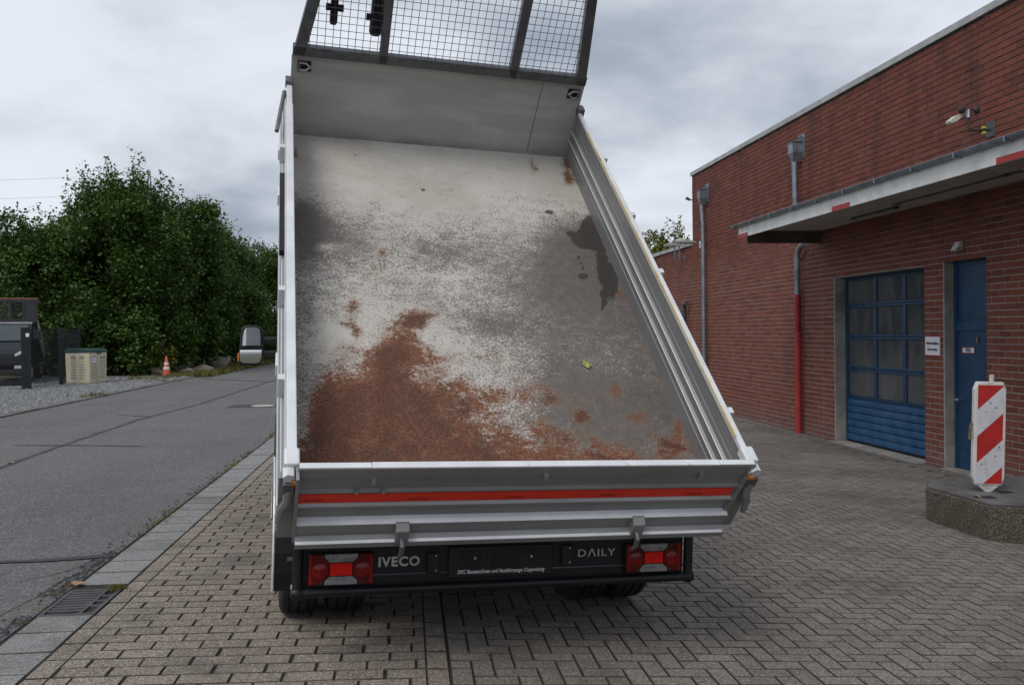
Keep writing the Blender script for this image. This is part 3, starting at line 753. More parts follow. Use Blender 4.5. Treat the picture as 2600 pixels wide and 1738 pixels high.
MB().prism([(-.36, .05), (-.10, -.04), (-.08, .03), (-.28, .16)], 'y', -.07, .07).build("housing", "zinc_dark", cc, bevel=.006)
MB().prism([(-.355, .045), (-.345, .038), (-.265, .147), (-.275, .155)], 'y', -.06, .06).build("glass", "sign_white", cc)

# ------------------------------------------------------------------ tipper truck
def mat_silver():
    t = NT("silver_paint"); p = t.obj()
    n1 = t.noise(p, 2.2, 5, .6); n2 = t.noise(t.scale(p, (1, 6, 6)), 3, 5, .6)
    c = t.mix(t.ss(n1, .3, .7), (.235, .235, .238), (.285, .285, .288))
    c = t.mix(t.math('MULTIPLY', t.ss(n2, .52, .75), .35), c, (.17, .165, .158))
    c = t.mix(t.math('MULTIPLY', t.ss(t.noise(p, 45, 4, .7), .66, .72), .5), c, (.10, .09, .08))
    t.set(col=c, rough=t.lin(n2, .3, .7, .38, .55), metal=.45, spec=.5, normal=t.bump(t.noise(p, 30, 3), .05, .004)); MATS["silver_paint"] = t.m
    t = NT("rail_paint"); p = t.obj()
    c = t.mix(t.ss(t.noise(p, 5, 5), .35, .7), (.62, .63, .65), (.73, .74, .76))
    c = t.mix(t.math('MULTIPLY', t.ss(t.noise(p, 14, 6, .7), .63, .72), .6), c, (.40, .34, .26))
    t.set(col=c, rough=.42, metal=.15, normal=t.bump(t.noise(p, 40, 3), .08, .004)); MATS["rail_paint"] = t.m
    t = NT("front_sheet"); p = t.obj()
    n2 = t.noise(t.scale(p, (1, 1, 5)), 1.6, 5, .6, .4)
    c = t.mix(t.ss(n2, .35, .68), (.42, .415, .40), (.54, .53, .51))
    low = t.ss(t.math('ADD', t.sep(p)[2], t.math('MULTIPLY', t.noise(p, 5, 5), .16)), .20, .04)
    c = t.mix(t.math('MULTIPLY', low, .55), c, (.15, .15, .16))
    t.set(col=c, rough=.55, metal=.25, normal=t.bump(t.noise(p, 12, 3), .05, .01)); MATS["front_sheet"] = t.m
    t = NT("sealant"); p = t.obj()
    c = t.mix(t.ss(t.noise(p, 7, 5, .7), .35, .6), (.62, .58, .48), (.60, .47, .20)); c = t.mix(t.ss(t.noise(p, 4.5, 6, .7), .58, .70), c, (.40, .17, .03))
    t.set(col=c, rough=.75, normal=t.bump(t.noise(p, 90, 3), .5, .004)); MATS["sealant"] = t.m
    t = NT("galvanised"); p = t.obj()
    v = t.sep(t.vor(p, 28, "Color"))[0]
    c = t.mix(v, (.115, .12, .128), (.165, .17, .178)); c = t.mix(t.math('MULTIPLY', t.ss(t.noise(p, 4, 5), .5, .7), .5), c, (.085, .085, .09))
    t.set(col=c, rough=.5, metal=.55); MATS["galvanised"] = t.m
mat_silver()
def mat_floor():
    t = NT("worn_bed_floor"); p = t.obj()
    NF = t.math('SUBTRACT', t.noise(p, 5.5, 12, .74, .7), .5); NS = t.math('SUBTRACT', t.noise(t.scale(p, (1.0, 1.25, 1)), 11, 12, .80, .6), .5)
    nA = t.noise(p, 3.2, 6, .65, .3); nB = t.noise(p, 17, 6, .7, .4); nC = t.noise(p, 75, 4, .75); nD = t.noise(p, 210, 2, .7)
    rust, wear, oil = t.attr("rust"), t.attr("wear"), t.attr("oil")
    sA = t.math('SUBTRACT', nA, .5); sB = t.math('SUBTRACT', nB, .5); sC = t.math('SUBTRACT', nC, .5)
    # paint over bare grey steel
    w_ = t.math('ADD', wear, t.math('ADD', t.math('MULTIPLY', sA, .40), t.math('ADD', t.math('MULTIPLY', NS, 1.5), t.math('ADD', t.math('MULTIPLY', sC, 2.2), t.math('MULTIPLY', t.math('SUBTRACT', nD, .5), .9)))))
    wm = t.ss(w_, .30, .68)
    paint = t.mix(t.ss(t.noise(p, 2, 4), .35, .65), (.42, .395, .355), (.50, .475, .435))
    paint = t.mix(t.math('MULTIPLY', t.ss(nC, .60, .70), .55), paint, (.22, .19, .16))
    steel = t.mix(t.ss(nB, .35, .65), (.115, .102, .092), (.175, .158, .143)); steel = t.mix(t.math('MULTIPLY', t.ss(nD, .58, .70), .7), steel, (.34, .32, .295))
    steel = t.mix(t.math('MULTIPLY', t.ss(nC, .45, .30), .6), steel, (.07, .063, .06))
    steel = t.mix(t.math('MULTIPLY', t.ss(t.math('ADD', wear, t.math('MULTIPLY', sA, .5)), .55, .95), .55), steel, (.078, .070, .066))
    c = t.mix(wm, paint, steel)
    # scuffs left along the load direction
    sc = t.ss(t.noise(t.scale(p, (9, 1.0, 1)), 4, 6, .75, 1.6), .60, .68)
    c = t.mix(t.math('MULTIPLY', sc, .24), c, (.46, .44, .40))
    # rust
    r_ = t.math('ADD', rust, t.math('ADD', t.math('MULTIPLY', NF, 1.9), t.math('ADD', t.math('MULTIPLY', NS, .8), t.math('MULTIPLY', sC, 1.1))))
    halo = t.ss(r_, .12, .52); rm = t.math('MULTIPLY', t.ss(r_, .40, .64), t.lin(nC, .35, .65, .86, 1.0))
    chips = t.math('MULTIPLY', t.ss(t.noise(p, 24, 9, .72, .5), .545, .59), t.ss(t.math('ADD', rust, t.math('MULTIPLY', NF, .8)), .92, .62))
    rm = t.math('MULTIPLY', rm, t.math('SUBTRACT', 1., t.math('MULTIPLY', chips, .9)))
    spots = t.math('MULTIPLY', t.ss(t.noise(p, 38, 8, .7, .4), .60, .65), t.ss(rust, .10, .42)); rm = t.math('MAXIMUM', rm, t.math('MULTIPLY', spots, .85))
    deep = t.ss(r_, .60, 1.10)
    rc = t.mix(deep, (.165, .058, .025), (.088, .028, .015))
    rc = t.mix(t.math('MULTIPLY', t.ss(t.noise(p, 4.2, 8, .68, .9), .46, .60), .75), rc, (.062, .023, .013))
    rc = t.mix(t.math('MULTIPLY', t.ss(t.noise(t.scale(p, (1.6, .8, 1)), 6, 8, .7, 1.2), .55, .66), .7), rc, (.19, .075, .032))
    rc = t.mix(t.math('MULTIPLY', t.ss(nC, .54, .64), .45), rc, (.050, .020, .013)); rc = t.mix(t.math('MULTIPLY', t.ss(nD, .56, .66), .4), rc, (.24, .12, .06))
    scr = t.ss(t.noise(t.rot(p, .7, (38, 1.6, 1)), 1., 4, .6, 1.4), .63, .66); scr2 = t.ss(t.noise(t.rot(p, -.35, (46, 1.3, 1)), 1., 4, .6, 1.6), .64, .67)
    scr = t.math('MAXIMUM', scr, scr2)
    rc = t.mix(t.math('MULTIPLY', scr, .16), rc, (.27, .155, .09)); c = t.mix(t.math('MULTIPLY', scr, .06), c, (.50, .48, .44))
    c = t.mix(t.math('MULTIPLY', halo, .45), c, (.19, .10, .055)); c = t.mix(rm, c, rc)
    # damp oily patch
    o_ = t.math('ADD', oil, t.math('ADD', t.math('MULTIPLY', sA, .6), t.math('MULTIPLY', sB, .7))); om = t.ss(o_, .42, .50)
    c = t.mix(t.math('MULTIPLY', om, .82), c, (.032, .028, .026))
    h = t.math('ADD', t.math('MULTIPLY', t.math('SUBTRACT', 1., wm), .6), t.math('ADD', t.math('MULTIPLY', nC, .5), t.math('MULTIPLY', rm, -.4)))
    rg = t.math('SUBTRACT', t.lin(rm, 0, 1, .62, .85), t.math('MULTIPLY', om, .22))
    t.set(col=c, rough=rg, spec=.35, normal=t.bump(h, .28, .003)); MATS["worn_bed_floor"] = t.m
mat_floor()
M("black_plastic", (.009, .009, .010), .45, spec=.4, var=.2, rv=.06)
M("bumper_black", (.007, .008, .0095), .45, var=.2, spec=.35, dirt=(.013, .013, .014), dirt_amt=.5)
M("rubber", (.016, .0155, .015), .75, var=.3, bump=.2, bs=80, dirt=(.05, .045, .04), dirt_amt=.4)
M("chassis_black", (.02, .02, .021), .6, var=.3, dirt=(.06, .05, .04), dirt_amt=.4)
M("cab_white", (.66, .67, .69), .3, var=.04, rv=.05, dirt=(.4, .38, .36), dirt_amt=.2)
M("chrome_letter", (.52, .52, .53), .28, .85, var=.1)
M("white_letter", (.72, .72, .72), .6, var=.03)
M("lens_red", (.20, .004, .003), .18, spec=.35, var=.3, vs=14, rv=.04)
M("lens_dark_red", (.085, .003, .002), .2, spec=.35, var=.3, vs=14, rv=.04)
M("lens_clear", (.20, .20, .21), .14, var=.25, vs=30, rv=.04)
M("reflector_red", (.66, .010, .004), .55, spec=.2, var=.12, vs=60)
M("tape_red", (.74, .030, .008), .42, var=.06, vs=8)
M("tape_print", (.22, .012, .008), .5)
M("rust_spot", (.33, .11, .025), .85, var=.4, vs=30, bump=.5, bs=100)
M("glass_dark", (.02, .025, .03), .05, var=.1, rv=.02)
MM = NT("mirror_glass"); MM.set(col=(.80, .84, .86), metal=1.0, rough=.03); MATS["mirror_glass"] = MM.m

TROOT = (.33, 5.32, -.07); TROT = (0, .0418, .1521); TIP = .7136
truck = empty("tipper_truck", TROOT, TROT)
tag(truck, "white tipper truck seen from behind, its rusty load bed raised", "truck")
TW = Matrix.Translation(TROOT) @ Euler(TROT).to_matrix().to_4x4()
BED = Matrix.Translation((-.0285, -1.147, .693)) @ Matrix.Rotation(TIP, 4, 'X')
BW = TW @ BED
UC = -.03
def tv(px, v):
    """(u, z) in truck space where the pixel's ray meets the plane y=v of the truck"""
    inv = TW.inverted(); o = inv @ Vector((0, 0, CAMZ)); d = inv.to_3x3() @ Vector(ray(px)); t = (v - o.y) / d.y; p = o + d * t; return p.x, p.z
W2, L = 1.03, 3.443
# floor sheet with wear fields
nu, nv = 105, 175
b = MB()
for j in range(nv + 1):
    for i in range(nu + 1):
        b.v.append((-W2 + 2 * W2 * i / nu, L * j / nv, 0.))
b.f = [(j * (nu + 1) + i, j * (nu + 1) + i + 1, (j + 1) * (nu + 1) + i + 1, (j + 1) * (nu + 1) + i) for j in range(nv) for i in range(nu)]
floor = b.build("bed_floor", "worn_bed_floor", truck, BED, recalc=False)
vv = np.array(b.v); Bn = np.array(BW); wv = vv @ Bn[:3, :3].T + Bn[:3, 3]
fx, fy = np.array([proj(p)[:2] for p in wv]).T          # where each floor point sits along and across the bed
def blob(x, y, rx, ry, s=1., pw=2): return s * np.exp(-(((fx - x) / rx) ** 2 + ((fy - y) / ry) ** 2) ** (pw / 2))
yb_ = np.interp(fx, [700, 762, 790, 830, 870, 930, 985, 1040, 1110, 1180, 1260, 1340, 1440, 1540, 1640, 1760, 1900], [1120, 1040, 970, 945, 930, 915, 895, 945, 985, 1040, 1075, 1095, 1120, 1140, 1160, 1172, 1190])
rust = np.clip(.48 + (fy - yb_) / 210, 0, .98)
rust -= blob(765, 1010, 30, 160, .5)
for a in [(893, 785, 24, 52, .62), (905, 835, 16, 22, .4), (870, 822, 20, 12, .4), (840, 800, 20, 14, .30), (1050, 815, 45, 24, .5), (1030, 850, 55, 55, .45), (1090, 800, 60, 18, .36), (985, 905, 50, 50, .4), (1080, 900, 90, 40, .34),
          (1200, 1000, 110, 45, .38), (1400, 1010, 75, 26, .42), (1480, 1050, 28, 34, .42), (1565, 995, 30, 28, .52), (1612, 1060, 36, 24, .50), (1470, 1060, 26, 18, .4), (1330, 980, 60, 30, .34), (970, 648, 12, 20, .5), (955, 690, 20, 24, .40), (1250, 900, 70, 30, .28),
          (1438, 430, 14, 34, .62), (1450, 458, 16, 16, .62), (1350, 415, 7, 22, .56), (1362, 432, 6, 14, .5), (748, 385, 10, 26, .58), (1507, 585, 12, 18, .55), (1570, 742, 12, 14, .6), (1585, 760, 9, 10, .55), (1722, 1075, 14, 40, .68), (1715, 1130, 40, 26, .45), (1690, 1000, 18, 40, .25), (940, 1010, 220, 60, .2)]:
    rust += blob(*a)
wear = np.interp(fy, [330, 470, 520, 600, 700, 820, 1200], [.17, .14, .24, .42, .47, .42, .5])
for a in [(1580, 650, 190, 120, .26, 4), (1500, 800, 260, 150, .16), (1560, 1040, 260, 120, .26), (760, 560, 70, 70, .62), (820, 600, 110, 60, .36), (760, 880, 35, 260, .22), (1100, 640, 130, 40, .18), (1250, 830, 90, 34, .35), (1390, 700, 150, 90, .18), (1000, 640, 60, 30, -.1), (1385, 505, 110, 22, .22), (1080, 480, 40, 8, .1), (742, 340, 500, 22, .16),
          (860, 870, 90, 45, -.36), (960, 800, 100, 60, -.14), (1130, 870, 90, 50, -.24), (830, 625, 30, 12, -.5), (1180, 990, 120, 60, -.2), (1150, 700, 160, 20, -.12), (1440, 480, 120, 60, -.2), (1560, 560, 40, 60, -.12)]:
    wear += blob(*a)
wear += .22 / (1 + np.exp(-(fx - 1360) / 22)) / (1 + np.exp(-(fy - np.interp(fx, [1250, 1400, 1480, 1540, 1600], [600, 535, 530, 560, 640])) / 14))
oil = np.zeros_like(fx)
for a in [(1497, 575, 26, 36, .80), (1478, 606, 34, 20, .7), (1500, 610, 34, 26, .6), (1528, 670, 24, 60, .62), (1545, 730, 20, 46, .5), (1478, 702, 17, 11, .72), (1395, 538, 16, 9, .72), (1412, 560, 8, 6, .62), (1468, 655, 7, 7, .7), (1474, 668, 6, 6, .7), (1480, 680, 6, 6, .62), (1445, 590, 10, 8, .6), (1530, 748, 7, 9, .66), (1533, 770, 7, 9, .6), (1528, 785, 6, 7, .6), (1518, 800, 6, 6, .5), (1560, 720, 16, 60, .42), (1600, 800, 12, 60, .35), (902, 393, 7, 5, .65), (1075, 482, 10, 6, .70), (745, 345, 8, 5, .2)]:
    oil += blob(*a)
for nme, arr in (("rust", rust), ("wear", wear), ("oil", oil)):
    at = floor.data.attributes.new(nme, 'FLOAT', 'POINT'); at.data.foreach_set("value", arr.astype(np.float32))
MB().box(-W2, W2, 0, L, -.012, -.002).build("bed_underside", "chassis_black", truck, BED)
for u in (-.40, .40): MB().box(u - .04, u + .04, .05, L - .05, -.16, -.013).build("bed_beam", "chassis_black", truck, BED)
for k in range(7): MB().box(-1.0, 1.0, .12 + k * .5, .18 + k * .5, -.075, -.013).build("cross_member", "chassis_black", truck, BED)

# side walls
def side(sg):
    inner = [(1.03, -.03), (1.03, .088), (1.026, .091), (1.03, .096), (1.03, .138), (1.015, .148), (1.015, .152), (1.03, .163), (1.03, .216), (1.015, .226), (1.015, .230), (1.03, .241), (1.03, .272), (1.027, .276), (1.03, .281), (1.03, .372)]
    outer = [(1.050, .372), (1.066, .30), (1.066, .262), (1.08, .25), (1.08, .16), (1.092, .14), (1.092, -.03)]
    prof = [(sg * u, n) for u, n in inner + outer]
    w = MB().prism(prof, 'y', .005, L - .004).build("side_wall", "silver_paint", truck, BED)
    w["label"] = "ribbed silver drop side of the load bed"
    MB().box(*sorted((sg * 1.020, sg * (1.052 if sg > 0 else 1.064))), .09, L - .32, .371, .400).build("top_rail", "rail_paint", w, bevel=.005)
    MB().box(*sorted((sg * 1.024, sg * (1.050 if sg > 0 else 1.062))), L - .32, L - .03, .371, .396).build("top_rail", "rail_paint", w, bevel=.005)
    for n_ in (.152, .230): MB().prism([(sg * 1.0146, n_ - .001), (sg * 1.0146, n_ + .0004), (sg * 1.0176, n_ + .0026), (sg * 1.0180, n_ + .0018)], 'y', .01, L - .01).build("ridge_highlight", "rail_paint", w)  # pale strips paint the sky highlight onto the ridge ledges
    if sg > 0:
        MB().box(1.0170, 1.0225, .16, L - .35, .388, .4035).build("sealant_bead", "sealant", w)
    # rear corner: cap block, hinge pin, lever, end post
    MB().box(*sorted((sg * 1.010, sg * 1.074)), .0, .092, .356, .412).build("corner_cap", "rail_paint", w, bevel=.010, seg=3)
    MB().box(*sorted((sg * 1.02, sg * 1.092)), -.016, .02, -.05, .345).build("corner_post", "silver_paint", w, bevel=.004)
    MB().cyl((sg * 1.052, -.045, .372), (sg * 1.052, .01, .372), .026, n=6).build("hinge_nut", "rail_paint", w)
    MB().box(*sorted((sg * 1.028, sg * 1.076)), -.055, -.018, .285, .345).build("lever_block", "galvanised", w, bevel=.004)
    MB().tube([(sg * 1.052, -.040, .30), (sg * 1.056, -.045, .23), (sg * 1.080, -.047, .18), (sg * 1.088, -.047, .10)], [.021, .019, .017, .014], 8).build("latch_lever", "silver_paint", w, smooth='auto')
    MB().cyl((sg * 1.012, -.055, .355), (sg * 1.04, -.055, .355), .012, n=8).build("hinge_pin", "rust_spot", w)
    MB().box(*sorted((sg * 1.018, sg * 1.07)), L - .05, L + .03, .372, .425).build("front_latch", "galvanised", w, bevel=.004)
    return w
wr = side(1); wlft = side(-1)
for (n0, n1, u0) in [(-.028, .135, 1.0922), (.165, .246, 1.0802), (.266, .368, 1.0662)]: MB().box(-u0 - .0035, -u0 + .001, .01, L - .01, n0, n1).build("outer_skin", "rail_paint", wlft)
# outer fittings of the left side seen edge-on
for (v0, v1) in [(1.62, 2.42)]: MB().box(-1.098, -1.068, v0, v1, .262, .30).build("dark_strip", "black_plastic", wlft, bevel=.003)  # plain dark strip along the outer face
for v in (.9, 2.45, 3.0): MB().box(-1.106, -1.085, v, v + .10, .04, .12).build("side_hinge", "rail_paint", wlft, bevel=.006)
for v in (.55, 1.2, 2.62): MB().box(-1.10, -1.066, v, v + .035, .24, .36).build("side_clip", "rail_paint", wlft, bevel=.003)
MB().tube([(-1.075, 3.32, .38), (-1.10, 3.1, .34), (-1.12, 2.92, .30)], .014, 8).build("latch_lever", "galvanised", wlft)
for v in (.35, 1.5, 2.1, 2.8): MB().box(1.066, 1.10, v, v + .04, .33, .37).build("side_clip", "rail_paint", wr, bevel=.003)

# tailgate: pressed profile with two steps painted bright as highlights, tape channel between beads
tp = [(.0, .4155), (-.026, .4155), (-.031, .409), (-.031, .352), (-.026, .345), (-.026, .285), (-.035, .272), (-.036, .266), (-.033, .260), (-.030, .257), (-.030, .203),
      (-.046, .192), (-.048, .186), (-.044, .180), (-.031, .174), (-.031, .142), (-.034, .138), (-.031, .134), (-.031, .107), (-.068, .098), (-.070, .094), (-.070, .030), (-.106, .020), (-.109, .015), (-.109, -.010), (-.06, -.014), (.0, .02), (.0, .39)]
def xr(q): return 1.0435 - .05 * (q[1] * -1 + .4155) / .42
tg = MB().prism(tp, 'x', -1.017, xr).build("tailgate", "silver_paint", truck, BED)
tg["label"] = "ribbed silver tailgate with red reflective tape"
MB().box(-.72, .86, -.0305, .002, .409, .4195).build("top_cap", "rail_paint", tg, bevel=.003)
for (u0, u1) in [(-1.012, -.722), (.862, 1.038)]: MB().box(u0, u1, -.028, .001, .411, .4175).build("top_cap", "rail_paint", tg, bevel=.002)
for (n_, o_, u1) in [(.1035, -.031, 1.0), (.0255, -.070, .985)]:
    MB().prism([(o_, n_ + .0035), (o_ - .038, n_ - .0055), (o_ - .038, n_ - .0075), (o_, n_ - .001)], 'x', -1.014, u1).build("step_highlight", "rail_paint", tg)  # pale paint stands in for the highlight on each step top
tape = MB().box(-1.008, .985, -.0345, -.0295, .204, .256).build("reflective_tape", "tape_red", tg)
for k in range(5):
    text("tape_print", "Lastrannec", "tape_print", tape, basis((-.99 + k * .435, -.0352, .217), (1, 0, 0), (0, 0, 1), (0, -1, 0)), size=.022, extrude=.0003, shear=.25, width=.085)
MB().prism([(-.02, .38), (-.046, .37), (-.046, .10), (-.02, .09)], 'x', lambda q: xr(q) - .022, lambda q: xr(q) - .004).build("end_plate", "silver_paint", tg)
MB().box(-1.026, -1.012, -.075, -.005, .0, .40).build("end_plate", "silver_paint", tg, bevel=.002)
for px in [(1016, 1350), (1606, 1333)]:
    u_ = tv(px, -1.2)[0] + .0285
    h = MB().prism([(-.066, .108), (-.078, .108), (-.109, .088), (-.1125, .02), (-.09, .005), (-.066, .0)], 'x', u_ - .030, u_ + .030).build("hook_plate", "silver_paint", tg, bevel=.004)
    MB().tube([(u_ + .0, -.10, .035), (u_ + .002, -.134, .02), (u_ + .002, -.142, -.02), (u_ - .004, -.132, -.06)], [.013, .013, .012, .009], 8).build("hook", "galvanised", h, smooth='auto')
    MB().prism([(-.070, .109), (-.078, .1095), (-.107, .091), (-.105, .088)], 'x', u_ - .025, u_ + .025).build("hook_cap", "silver_paint", h)
for (px, nn) in [((904, 1242), .285), ((972, 1240), .285), ((945, 1214), .335), ((1376, 1203), .35), ((1764, 1194), .35)]:
    u_ = tv(px, -1.35)[0] + .0285
    b = MB().cyl((u_, -.02, nn), (u_, -.052, nn), .010, n=6) if nn < .3 else MB().box(u_ - .010, u_ + .010, -.046, -.02, nn - .012, nn + .022)
    b.build("bolt", "steel", tg)

# head board with guard frame above
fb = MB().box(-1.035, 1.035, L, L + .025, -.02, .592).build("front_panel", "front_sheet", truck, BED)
MB().box(-1.035, 1.035, L - .004, L + .027, .588, .597).build("panel_edge", "rail_paint", fb, bevel=.002)
MB().prism([(.716, .02), (.719, .02), (.722, .585), (.719, .585)], 'y', L - .0015, L + .002).build("sheet_seam", "black_gap", fb)
for (u_, sg) in [(-.95, 1), (.965, -1)]:
    rw = MB().box(u_ - .045, u_ + .045, L - .0025, L + .004, .482, .557).build("ring_recess", "chassis_black", fb)
    pts = [(u_ - sg * .035, L - .012, .545), (u_ + sg * .01, L - .014, .545), (u_ + sg * .038, L - .016, .52), (u_ + sg * .01, L - .014, .495), (u_ - sg * .035, L - .012, .495)]
    MB().tube(pts, .0095, 8).build("tie_ring", "steel", rw, smooth='auto')
    MB().cyl((u_ - sg * .036, L - .010, .485), (u_ - sg * .036, L - .010, .555), .011, n=8).build("ring_bar", "galvanised", rw)
HG = 1.50
ul = lambda n: -1.03 + .205 * (n - .60); ur = lambda n: 1.03 - .118 * (n - .60)
def frame_bar(name, poly, dep=(L - .03, L + .03)): return MB().prism(poly, 'y', *dep).build(name, "galvanised", gf, bevel=.003)
gf = MB().box(-1.03, 1.03, L - .03, L + .03, .599, .665).build("guard_frame", "galvanised", truck, BED, bevel=.003)
gf["label"] = "dark galvanised guard frame with wire mesh on the head board"
frame_bar("frame_post", [(ul(.60), .60), (ul(HG), HG), (ul(HG) + .078, HG), (ul(.60) + .078, .60)])
frame_bar("frame_post", [(ur(.60) - .072, .60), (ur(HG) - .072, HG), (ur(HG), HG), (ur(.60), .60)])
frame_bar("frame_post", [(-.460, .60), (-.460, HG), (-.405, HG), (-.405, .60)])
frame_bar("frame_post", [(.452, .60), (.452, HG), (.512, HG), (.512, .60)])
frame_bar("frame_bar", [(ul(HG), HG - .06), (ur(HG), HG - .06), (ur(HG), HG), (ul(HG), HG)])
wm_ = MB().cyl((0, 0, 0), (0, 0, 1), .0022, n=5).mesh("wire"); wm_.materials.append(MATS["zinc_dark"])
for k in range(40):
    u_ = -.975 + k * .05
    n1 = HG
    if u_ < ul(HG) + .06: n1 = .60 + (u_ - .05 + 1.03) / .205
    if u_ > ur(HG) - .05: n1 = .60 + (1.03 - u_ - .045) / .118
    if n1 < .69 or -.462 < u_ < -.403: continue
    o = link("wire", wm_, None, gf); o.location = (u_ + random.gauss(0, .001), L + .012, .64); o.scale = (1, 1, min(n1, HG) - .64); o.rotation_euler = (0, random.gauss(0, .002), 0)
for k in range(16):
    n_ = .69 + k * .0495
    a, c = ul(n_) + .04, ur(n_) - .04
    o = link("wire", wm_, None, gf); o.location = (a, L + .008, n_); o.rotation_euler = (0, math.pi / 2 + random.gauss(0, .001), 0); o.scale = (1, 1, c - a)
for (u_, nb, r_) in [(-.775, .805, .026), (-.495, .765, .042)]:
    hb = MB().lathe([(0, nb - .004), (r_ * .8, nb - .004), (r_, nb + .012), (r_, HG - .1), (0, HG - .1)], 'z', (u_, L + .075, 0), 16).build("holder_tube", "black_plastic", gf, smooth='auto')
    zp = nb + (.125 if r_ < .03 else .13)
    MB().box(u_ - r_ - .032, u_ + r_ + .032, L + .018, L + .026, zp - .02, zp + .026).build("mounting_plate", "black_plastic", hb)
# lift ram and chassis
MB().cyl((UC, .9, .62), (UC, .62, 1.75), .055, n=16).build("lift_ram", "chassis_black", truck, smooth='auto')
MB().cyl((UC, .62, 1.75), (UC, .59, 1.90), .038, n=16).build("lift_ram", "steel", truck, smooth='auto')
for s_ in (-1, 1):
    MB().box(UC + s_ * .40 - .035, UC + s_ * .40 + .035, -.80, 4.4, .50, .66).build("chassis_rail", "chassis_black", truck)
    MB().box(UC + s_ * .40 - .045, UC + s_ * .40 + .045, -.80, 2.3, .66, .76).build("subframe_rail", "chassis_black", truck)
    MB().box(UC + s_ * .40 - .06, UC + s_ * .40 + .06, -.84, -.55, .48, .72).build("hinge_bracket", "chassis_black", truck)
for v in (-.7, .9, 2.1): MB().box(UC - .40, UC + .40, v - .04, v + .04, .52, .64).build("cross_member", "chassis_black", truck)
b = MB().cyl((UC - .75, 0, .375), (UC + .75, 0, .375), .06, n=14); b.lathe([(0, -.17), (.10, -.16), (.17, -.06), (.18, 0), (.17, .06), (.10, .16), (0, .17)], 'x', (UC, 0, .375), 18); b.build("rear_axle", "chassis_black", truck, smooth='auto')

for s_ in (-1, 1):  # added bulks that block light and deepen the shade under the truck
    MB().box(*sorted((UC + s_ * .46, UC + s_ * .98)), .62, 1.75, .24, .62).build("side_light_block", "chassis_black", truck, bevel=.03)
    MB().box(*sorted((UC + s_ * .46, UC + s_ * .98)), 1.85, 2.28, .26, .60).build("box_light_block", "chassis_black", truck, bevel=.02)
MB().box(UC - .36, UC + .36, .35, 3.2, .28, .52).build("belly_light_block", "chassis_black", truck, bevel=.03)  # added middle bulk, also there to block light from below
MB().lathe([(0, -.10), (.30, -.10), (.345, -.07), (.345, .07), (.30, .10), (0, .10)], 'z', (UC, -.42, .56), 28).build("round_light_block", "rubber", truck, smooth='auto')  # added disc under the tail, blocks light like the boxes

# wheels
R_W, W_W = .375, .205
def wheel(u, v, outer):
    w = empty("wheel", (u, v, R_W)); w.parent = truck
    p = []
    for (r, h) in [(.215, -.085), (.25, -.098), (.30, -.103), (.345, -.098), (.366, -.088), (.372, -.078)]: p.append((r, h))
    grooves = []
    for c in (-.048, 0, .048): grooves += [(.375, c - .008), (.366, c - .006), (.366, c + .006), (.375, c + .008)]
    prof = p + grooves + [(r, -h) for (r, h) in p[::-1]]
    MB().lathe(prof, 'x', (0, 0, 0), 48).build("tyre", "rubber", w, smooth='auto')
    rim = MB().lathe([(.216, -.085), (.205, -.07), (.19, 0), (.20, .05), (.216, .085)], 'x', (0, 0, 0), 32).build("rim", "galvanised", w, smooth='auto')
    MB().lathe([(0, outer * .01), (.08, outer * .015), (.10, outer * .04), (.17, outer * .05), (.195, outer * .02)], 'x', (0, 0, 0), 24).build("rim_disc", "galvanised", w, smooth='auto')
    return w
for s_ in (-1, 1):
    wheel(UC + s_ * .945, 0, s_); wheel(UC + s_ * .695, 0, -s_); wheel(UC + s_ * .93, 3.45, s_)
# rear mudguards with pale rim and mud flaps
for s_ in (-1, 1):
    arc = [(.47 * math.cos(math.radians(a)), .375 + .47 * math.sin(math.radians(a))) for a in range(-18, 176, 12)]
    prof = [(-y, z) for y, z in arc] + [(-y * .98, .375 + (z - .375) * .98) for y, z in arc[::-1]]
    x0, x1 = sorted((UC + s_ * .54, UC + s_ * 1.085))
    mg = MB().prism(prof, 'x', x0, x1).build("mudguard", "black_plastic", truck)
    MB().tube([(UC + s_ * 1.088, -y, z) for y, z in arc], .007, 6).build("rim_trim", "rail_paint", mg)
    fl_ = MB().box(UC + s_ * .79 - .20, UC + s_ * .79 + .20, -.452, -.442, .22, .38).build("mud_flap", "black_plastic", truck)
    MB().box(UC + s_ * .82 - .20, UC + s_ * .82 + .24, -.47, -.44, .385, .405).build("flap_bracket", "steel_brown", truck)
    if s_ < 0:
        uz = tv((734, 1507), -.46); text("flap_lettering", "R", "sensor_plastic", fl_, basis((uz[0], -.453, uz[1] + .0), (1, 0, 0), (0, 0, 1), (0, -1, 0)), size=.075, extrude=.0005, width=.045)

# rear light board with tube bumper
VB = -.88
ub0, ub1 = UC - .985, UC + .985
rb = MB().box(ub0 + .02, ub1 - .02, VB + .012, VB + .05, .345, .545).build("rear_bumper", "bumper_black", truck, bevel=.004)
rb["label"] = "black light board with round tube bumper"
MB().tube([(ub0, VB - .012, .335), (ub1, VB - .012, .335)], .022, 12).build("bumper_tube", "bumper_black", rb, smooth='auto')
MB().box(ub0 + .01, ub1 - .01, VB - .028, VB + .012, .548, .588).build("bumper_rail", "bumper_black", rb, bevel=.006)
for u_ in (ub0, ub1):
    MB().tube([(u_, VB - .012, .325), (u_, VB - .012, .575)], .024, 12).build("bumper_tube", "bumper_black", rb, smooth='auto')
    for z in (.335, .568): MB().lathe([(0, -.032), (.022, -.027), (.031, -.008), (.031, .008), (.022, .027), (0, .032)], 'x', (u_, VB - .012, z), 16).build("tube_joint", "bumper_black", rb, smooth='auto')
MB().box(ub0 + .03, ub1 - .03, VB + .006, VB + .013, .400, .405).build("board_crease", "zinc_dark", rb)
